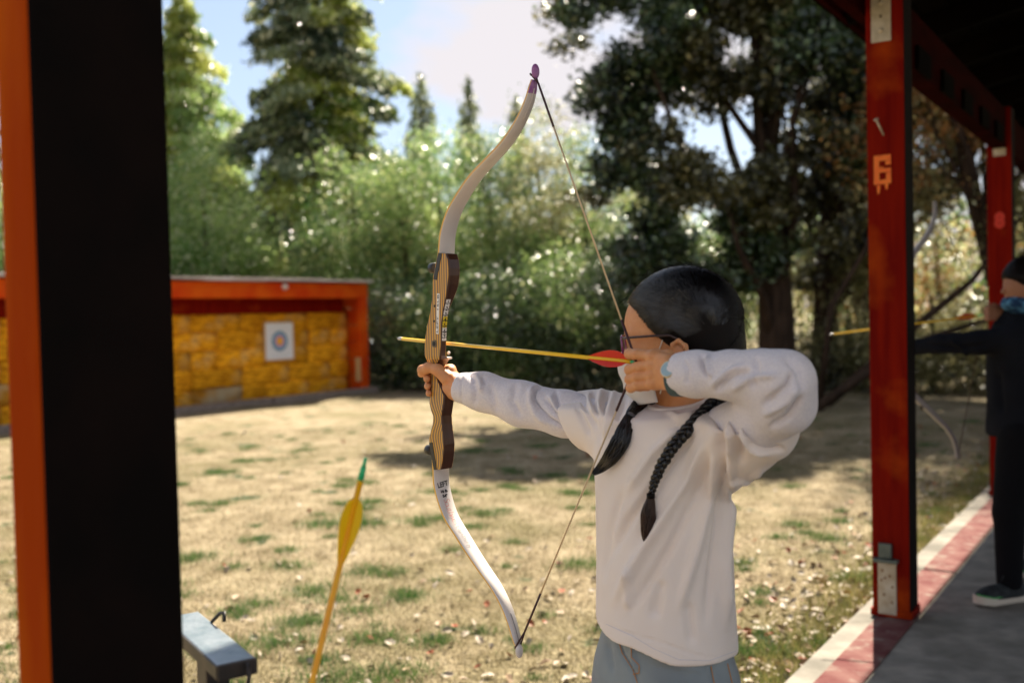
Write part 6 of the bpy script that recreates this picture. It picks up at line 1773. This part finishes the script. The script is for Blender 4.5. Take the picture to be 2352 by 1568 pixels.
# --- glasses
gl = None
for s in (-1, 1):
    bm = bmesh.new(); pts = []
    for a in np.linspace(0, 2 * math.pi, 33):
        ca, sa = math.cos(a), math.sin(a); e = 0.55
        px_ = math.copysign(abs(ca) ** e, ca) * 0.0225; pz_ = math.copysign(abs(sa) ** e, sa) * 0.0190
        pts.append(hl(0.1025 - 0.010 * ((s * px_ + 0.031) / 0.05) ** 2 * 0.5 + 0.0, s * (0.0315 + px_), -0.004 + pz_))
    tube(bm, pts, 0.0023, 8, cap=False)
    rim = obj('glasses_rim', bm, M['gl_purple'], girl)
    bm = bmesh.new(); vs = [bm.verts.new(p) for p in pts[:-1]]; bm.faces.new(vs)
    gm = bpy.data.materials.get('clear_lens')
    if gm is None:
        gm = bpy.data.materials.new('clear_lens'); gm.use_nodes = True; nn_ = gm.node_tree.nodes; ll_ = gm.node_tree.links
        t_ = nn_.new('ShaderNodeBsdfTransparent'); g_ = nn_.new('ShaderNodeBsdfGlossy'); g_.inputs['Roughness'].default_value = 0.05
        mx_ = nn_.new('ShaderNodeMixShader'); mx_.inputs['Fac'].default_value = 0.10
        ll_.new(t_.outputs[0], mx_.inputs[1]); ll_.new(g_.outputs[0], mx_.inputs[2]); ll_.new(mx_.outputs[0], nn_['Material Output'].inputs['Surface'])
    obj('lens', bm, gm, rim)
    obj('glasses_temple', newtube([hl(0.094, s * 0.0560, 0.011), hl(0.080, s * 0.070, 0.011), hl(0.040, s * 0.0795, 0.010), hl(0.004, s * 0.0835, 0.008), hl(-0.012, s * 0.084, -0.002)], [0.0024, 0.0022, 0.002, 0.002, 0.002], 8), M['gl_dark'], girl)
obj('glasses_bridge', newtube([hl(0.101, -0.010, 0.002), hl(0.105, 0, 0.005), hl(0.101, 0.010, 0.002)], 0.002, 8), M['gl_purple'], girl)
for s in (-1, 1):
    bm = bmesh.new(); r = bmesh.ops.create_uvsphere(bm, u_segments=16, v_segments=10, radius=0.0112)
    for v in r['verts']: v.co += hl(0.0815, s * 0.031, -0.004)
    for f_ in bm.faces: f_.smooth = True
    ey = obj('eye', bm, M['eye'], girl)
    obj('iris', newtube([hl(0.0900, s * 0.031, -0.004), hl(0.0930, s * 0.031, -0.004)], [0.0050, 0.0046], 16), M['iris'], ey)
# --- watch
wa = (WRL - ELB).normalized(); wc = WRL.lerp(ELB, 0.02)
x_ = (Fd - wa * Fd.dot(wa)).normalized(); y_ = wa.cross(x_)
bm = bmesh.new(); ring_pts = [wc + x_ * math.cos(a) * 0.0262 + y_ * math.sin(a) * 0.0285 for a in np.linspace(0, 2 * math.pi, 41)]
prev = None
for p in ring_pts:
    rdir = (p - wc).normalized()
    q = [bm.verts.new(p + wa * 0.0085 + rdir * 0.000), bm.verts.new(p + wa * 0.0085 + rdir * 0.0028), bm.verts.new(p - wa * 0.0085 + rdir * 0.0028), bm.verts.new(p - wa * 0.0085)]
    if prev:
        for k in range(4): bm.faces.new((prev[k], prev[(k + 1) % 4], q[(k + 1) % 4], q[k]))
    prev = q
wt = obj('watch_band', bm, M['watch_band'], girl)
fc = wc + x_ * 0.0285 + y_ * -0.004 * 0
up_ = y_ if y_.z > 0 else -y_
fcd = (x_ * 0.9 + up_ * 0.42).normalized(); fc = wc + x_ * 0.0262 * 0.9 + up_ * 0.0285 * 0.42
obj('watch_case', newtube([fc - fcd * 0.001, fc + fcd * 0.006], [0.0145, 0.0138], 24), M['watch_rim'], wt)
obj('watch_dial', newtube([fc + fcd * 0.0055, fc + fcd * 0.0068], [0.0125, 0.0120], 24), M['watch_face'], wt)

# ------------------------------------------------------------------ the boy in black farther along the line
BD = 4.40
bh = P(2356, 655, BD)
boy = thing('person', (bh.x, bh.y, 0), 'boy in black hoodie and black trousers drawing a bow behind the red post', 'person')
bx, by, bz = CR.copy(), None, Z
bx = Vector((-1, 0.03, 0)).normalized(); by = Vector((0, -1, 0))      # facing left in the picture, near side towards the viewer
BL = lambda u_, v_, d_=BD: P(u_, v_, d_)
g = Grid(np.array(bh) - np.array([0.14, 0.13, 0.16]), np.array(bh) + 0.14, 0.005)
l_ = LF(g, bh, bx, by, Z)
f = ell(l_, (0.0, 0, 0.022), (0.092, 0.074, 0.085))
f = smin(f, ell(l_, (0.036, 0, -0.032), (0.052, 0.056, 0.068)), 0.03)
f = smin(f, cap(l_, (0.088, 0, 0.004), (0.102, 0, -0.028), 0.006, 0.009), 0.01)
f = smin(f, ell(l_, (0.080, 0, -0.056), (0.012, 0.02, 0.010)), 0.008)
f = smin(f, ell(l_, (-0.008, 0.076, -0.010), (0.016, 0.010, 0.028)), 0.005)
f = smin(f, cap(l_, (-0.02, 0, -0.05), (-0.03, 0, -0.14), 0.046), 0.02)
hd = g.mesh(f, 2)
hm = P(2272, 716, BD + 0.10); hb = P(2062, 790, BD + 0.28)
g = Grid(np.array(hm) - 0.06, np.array(hm) + 0.08, 0.003)
f = None
for i in range(4):
    o_ = Vector((0, 0, 0.016 - 0.0155 * i))
    c = chain(g, [hm + o_ + Vector((0.05, 0, 0)), hm + o_ + Vector((0.022, -0.008, 0)), hm + o_ + Vector((-0.004, -0.006, 0)), hm + o_ + Vector((-0.008, 0.012, 0)), hm + o_ + Vector((0.01, 0.022, 0))], [0.010, 0.0095, 0.009, 0.0085, 0.008], 0.004)
    f = c if f is None else smin(f, c, 0.002)
f = smin(f, cap(g, hm + Vector((0.045, 0.004, -0.008)), hm + Vector((0.085, 0.01, -0.012)), 0.024, 0.022), 0.01)
f = smin(f, chain(g, [hm + Vector((0.06, 0.01, 0.01)), hm + Vector((0.03, 0.012, 0.03)), hm + Vector((0.008, 0.008, 0.026))], [0.012, 0.010, 0.008], 0.005), 0.004)
h1 = g.mesh(f, 1)
g = Grid(np.array(hb) - 0.08, np.array(hb) + 0.08, 0.0035)
f = None
for i in range(4):
    o_ = Vector((0, 0, 0.020 - 0.016 * i))
    c = chain(g, [hb + o_ + Vector((0.035, 0.02, 0)), hb + o_ + Vector((-0.016, 0.026, 0)), hb + o_ + Vector((-0.026, 0.004, 0)), hb + o_ + Vector((-0.010, -0.020, 0))], [0.011, 0.0095, 0.009, 0.008], 0.004)
    f = c if f is None else smin(f, c, 0.002)
f = smin(f, cap(g, hb + Vector((0.03, 0.012, 0)), hb + Vector((0.075, 0.0, -0.004)), 0.022, 0.021), 0.012)
f = smin(f, chain(g, [hb + Vector((0.04, -0.008, 0.012)), hb + Vector((0.012, -0.022, 0.026)), hb + Vector((-0.014, -0.020, 0.028))], [0.014, 0.011, 0.009], 0.006), 0.005)
h2 = g.mesh(f, 1)
g = Grid((hb.x - 0.02, bh.y - 0.10, 0.02), (bh.x + 0.36, hb.y + 0.06, 1.40), 0.012)
f = chain(g, [bh + Vector((0.03, 0.02, -0.08)), bh + Vector((0.02, 0.05, -0.20)), P(2350, 1000, BD + 0.05)], [0.04, 0.06, 0.07], 0.03)
f = smin(f, chain(g, [P(2340, 778, BD + 0.02), P(2250, 788, BD + 0.07), P(2160, 794, BD + 0.16), hb + Vector((0.06, 0.0, 0.0))], [0.03, 0.028, 0.024, 0.018], 0.02), 0.02)
f = smin(f, chain(g, [P(2370, 765, BD + 0.14), P(2460, 742, BD + 0.10), hm + Vector((0.08, 0.01, -0.01))], [0.03, 0.025, 0.018], 0.02), 0.02)
f = smin(f, chain(g, [P(2350, 1010, BD), P(2320, 1180, BD - 0.05), P(2318, 1330, BD - 0.08)], [0.06, 0.04, 0.03], 0.02), 0.02)
core = g.mesh(f, 1)
V, Q = join_meshes([hd, h1, h2, core])
obj('body', mesh_np(V, Q, True), M['skin2'], boy)
# hoodie with both arms
sh_n = P(2322, 765, BD - 0.04); sh_f = P(2370, 765, BD + 0.16)
hipx = P(2345, 1000, BD)
g = Grid((hb.x + 0.0, bh.y - 0.24, 0.66), (bh.x + 0.36, hb.y + 0.10, 1.36), 0.008)
tb_ = Vector((P(2366, 800, BD).x, bh.y + 0.05, 0))
l_ = LF(g, tb_, Vector((-1, 0, 0)), Vector((0, -1, 0)), Z)
zk = [0.66, 0.72, 0.85, 1.0, 1.12, 1.20, 1.27, 1.34]
a_ = np.interp(l_.Z, zk, [0.150, 0.152, 0.148, 0.146, 0.142, 0.115, 0.07, 0.04]).astype(np.float32); b_ = np.interp(l_.Z, zk, [0.170, 0.175, 0.17, 0.175, 0.18, 0.16, 0.09, 0.05]).astype(np.float32)
f = (np.sqrt((l_.X / a_) ** 2 + (l_.Y / b_) ** 2) - 1) * 0.14
f = smax(f, 0.70 - l_.Z, 0.01)
arm = chain(g, [P(2330, 778, BD - 0.02), P(2250, 786, BD + 0.05), P(2160, 790, BD + 0.15), P(2092, 798, BD + 0.24)], [0.062, 0.052, 0.044, 0.036], 0.02)
f = smin(f, arm, 0.03)
arm2 = chain(g, [P(2390, 765, BD + 0.16), P(2470, 740, BD + 0.10), P(2330, 722, BD + 0.12)], [0.06, 0.052, 0.034], 0.02)
f = smin(f, arm2, 0.025)
f = smin(f, ell(g, bh + Vector((0.06, 0.01, -0.125)), (0.085, 0.10, 0.055)), 0.03)       # the hood, folded down
V, Q = g.mesh(f, 2)
V = sculpt(V, Q, [([(2120, 790), (2200, 800), (2280, 790)], 7, -0.006), ([(2180, 775), (2230, 820)], 6, 0.006), ([(2290, 850), (2300, 950)], 10, -0.008)])
V = (V + vnormals(V, Q) * (fbm(V, 16, 3)[:, None] * 0.003)).astype(np.float32)
obj('hoodie', mesh_np(V, Q, True), M['hoodie'], boy)
# trousers: near leg seen, far leg a step back
g = Grid((bh.x - 0.20, bh.y - 0.24, 0.05), (bh.x + 0.40, bh.y + 0.36, 0.80), 0.008)
an_ = P(2318, 1340, BD - 0.08); an_.z = 0.09
f = chain(g, [P(2345, 1010, BD - 0.02), P(2318, 1180, BD - 0.06), an_], [0.100, 0.068, 0.050], 0.02)
far_a = Vector((bh.x + 0.20, bh.y + 0.22, 0.09))
f = smin(f, chain(g, [P(2372, 1010, BD + 0.10), P(2400, 1180, BD + 0.18), far_a], [0.10, 0.07, 0.050], 0.02), 0.03)
V, Q = g.mesh(f, 2); V = (V + vnormals(V, Q) * (fbm(V, 14, 5)[:, None] * 0.004)).astype(np.float32)
obj('trousers', mesh_np(V, Q, True), M['pants'], boy)
shoe(boy, Vector((an_.x + 0.07, an_.y + 0.02, 0.005)), Vector((-1, -0.32, 0)), 0.26, (M['shoe'], M['sole']), 1.25, True)
shoe(boy, Vector((far_a.x + 0.07, far_a.y, 0.005)), Vector((-1, 0.3, 0)), 0.26, (M['shoe'], M['sole']), 1.25, True)
# hair
g = Grid(np.array(bh) - 0.13, np.array(bh) + 0.15, 0.0045)
l_ = LF(g, bh, bx, by, Z)
f = ell(l_, (-0.006, 0, 0.034), (0.106, 0.084, 0.096))
xh = np.interp(l_.Z, [-0.10, -0.05, -0.02, 0.0, 0.02, 0.035, 0.06, 0.13], [-0.05, -0.03, 0.005, 0.045, 0.070, 0.098, 0.125, 0.18]).astype(np.float32)
f = smax(f, (l_.X - xh) * 0.8, 0.006)
f = smax(f, -ell(l_, (-0.008, 0.09, -0.010), (0.020, 0.024, 0.030)), 0.006)
V, Q = g.mesh(f, 1); V = (V + vnormals(V, Q) * (fbm(V, 60, 5)[:, None] * 0.002)).astype(np.float32)
obj('hair', mesh_np(V, Q, True), M['hair'], boy)
g = Grid(np.array(bh) - np.array([0.13, 0.10, 0.15]), np.array(bh) + np.array([0.08, 0.10, 0.0]), 0.004)
l_ = LF(g, bh, bx, by, Z)
f = smin(ell(l_, (0.040, 0, -0.078), (0.066, 0.066, 0.042)), ell(l_, (-0.010, 0, -0.105), (0.070, 0.070, 0.035)), 0.02)
V, Q = g.mesh(f, 1); V = (V + vnormals(V, Q) * (fbm(V, 70, 5)[:, None] * 0.0016)).astype(np.float32)
obj('neck_gaiter', mesh_np(V, Q, True), M['tie_dye'], boy)
# his bow: grey limbs, dark riser, string; his arrow
bdep = BD + 0.30
bow2 = thing('recurve_bow', P(2062, 770, bdep), 'second bow with grey limbs held out by the boy in black', 'bow')
def flat_limb(name, pts, w0, w1, t0, t1, m_):
    sp = spline([P(u_, v_, bdep) for u_, v_ in pts], 5); bm = bmesh.new(); prev = None; n = len(sp)
    for i, p in enumerate(sp):
        d = (sp[min(i + 1, n - 1)] - sp[max(i - 1, 0)]).normalized(); y = (CF - d * CF.dot(d)).normalized(); x = d.cross(y)
        q = i / (n - 1); w = (w0 + (w1 - w0) * q) / 2; t = (t0 + (t1 - t0) * q) / 2
        r_ = [bm.verts.new(p + y * sy * w + x * sx * t) for sy, sx in ((1, 1), (1, -1), (-1, -1), (-1, 1))]
        if prev:
            for k in range(4): bm.faces.new((prev[k], prev[(k + 1) % 4], r_[(k + 1) % 4], r_[k]))
        else: bm.faces.new(r_)
        prev = r_
    bm.faces.new(prev[::-1]); bmesh.ops.recalc_face_normals(bm, faces=bm.faces)
    return obj(name, bm, m_, bow2)
grey = mat('grey_glass_limb', (0.22, 0.20, 0.20), 0.4, 0.5)
flat_limb('upper_limb', [(2074, 640), (2094, 590), (2118, 556), (2136, 527), (2147, 494), (2146, 462)], 0.04, 0.018, 0.024, 0.012, grey)
flat_limb('lower_limb', [(2090, 900), (2116, 925), (2150, 958), (2176, 985), (2193, 1015), (2200, 1052)], 0.04, 0.018, 0.024, 0.012, grey)
flat_limb('riser', [(2074, 645), (2058, 700), (2054, 770), (2062, 850), (2096, 905)], 0.045, 0.045, 0.045, 0.035, M['riser_dark'])
bm = newtube([P(2084, 914, bdep), P(2116, 912, bdep)], 0.006, 8); tube(bm, [P(2116, 912, bdep), P(2117, 940, bdep)], 0.007, 8)
obj('limb_pocket', bm, M['black'], bow2)
nk = P(2262, 723, bdep - 0.16)
obj('bowstring', newtube([P(2146, 464, bdep), nk, P(2200, 1050, bdep)], 0.0018, 6), M['serving'], bow2)
make_arrow('farther yellow arrow with dark red vanes drawn by the boy in black', nk, P(1905, 768, bdep + 0.0), M['yellow_shaft'], mat('dark_red_vane', (0.45, 0.02, 0.02), 0.5), 0.045, 0.085, 0.013, rot0=0.35, r=0.0040, tail=0.03, group='arrows')
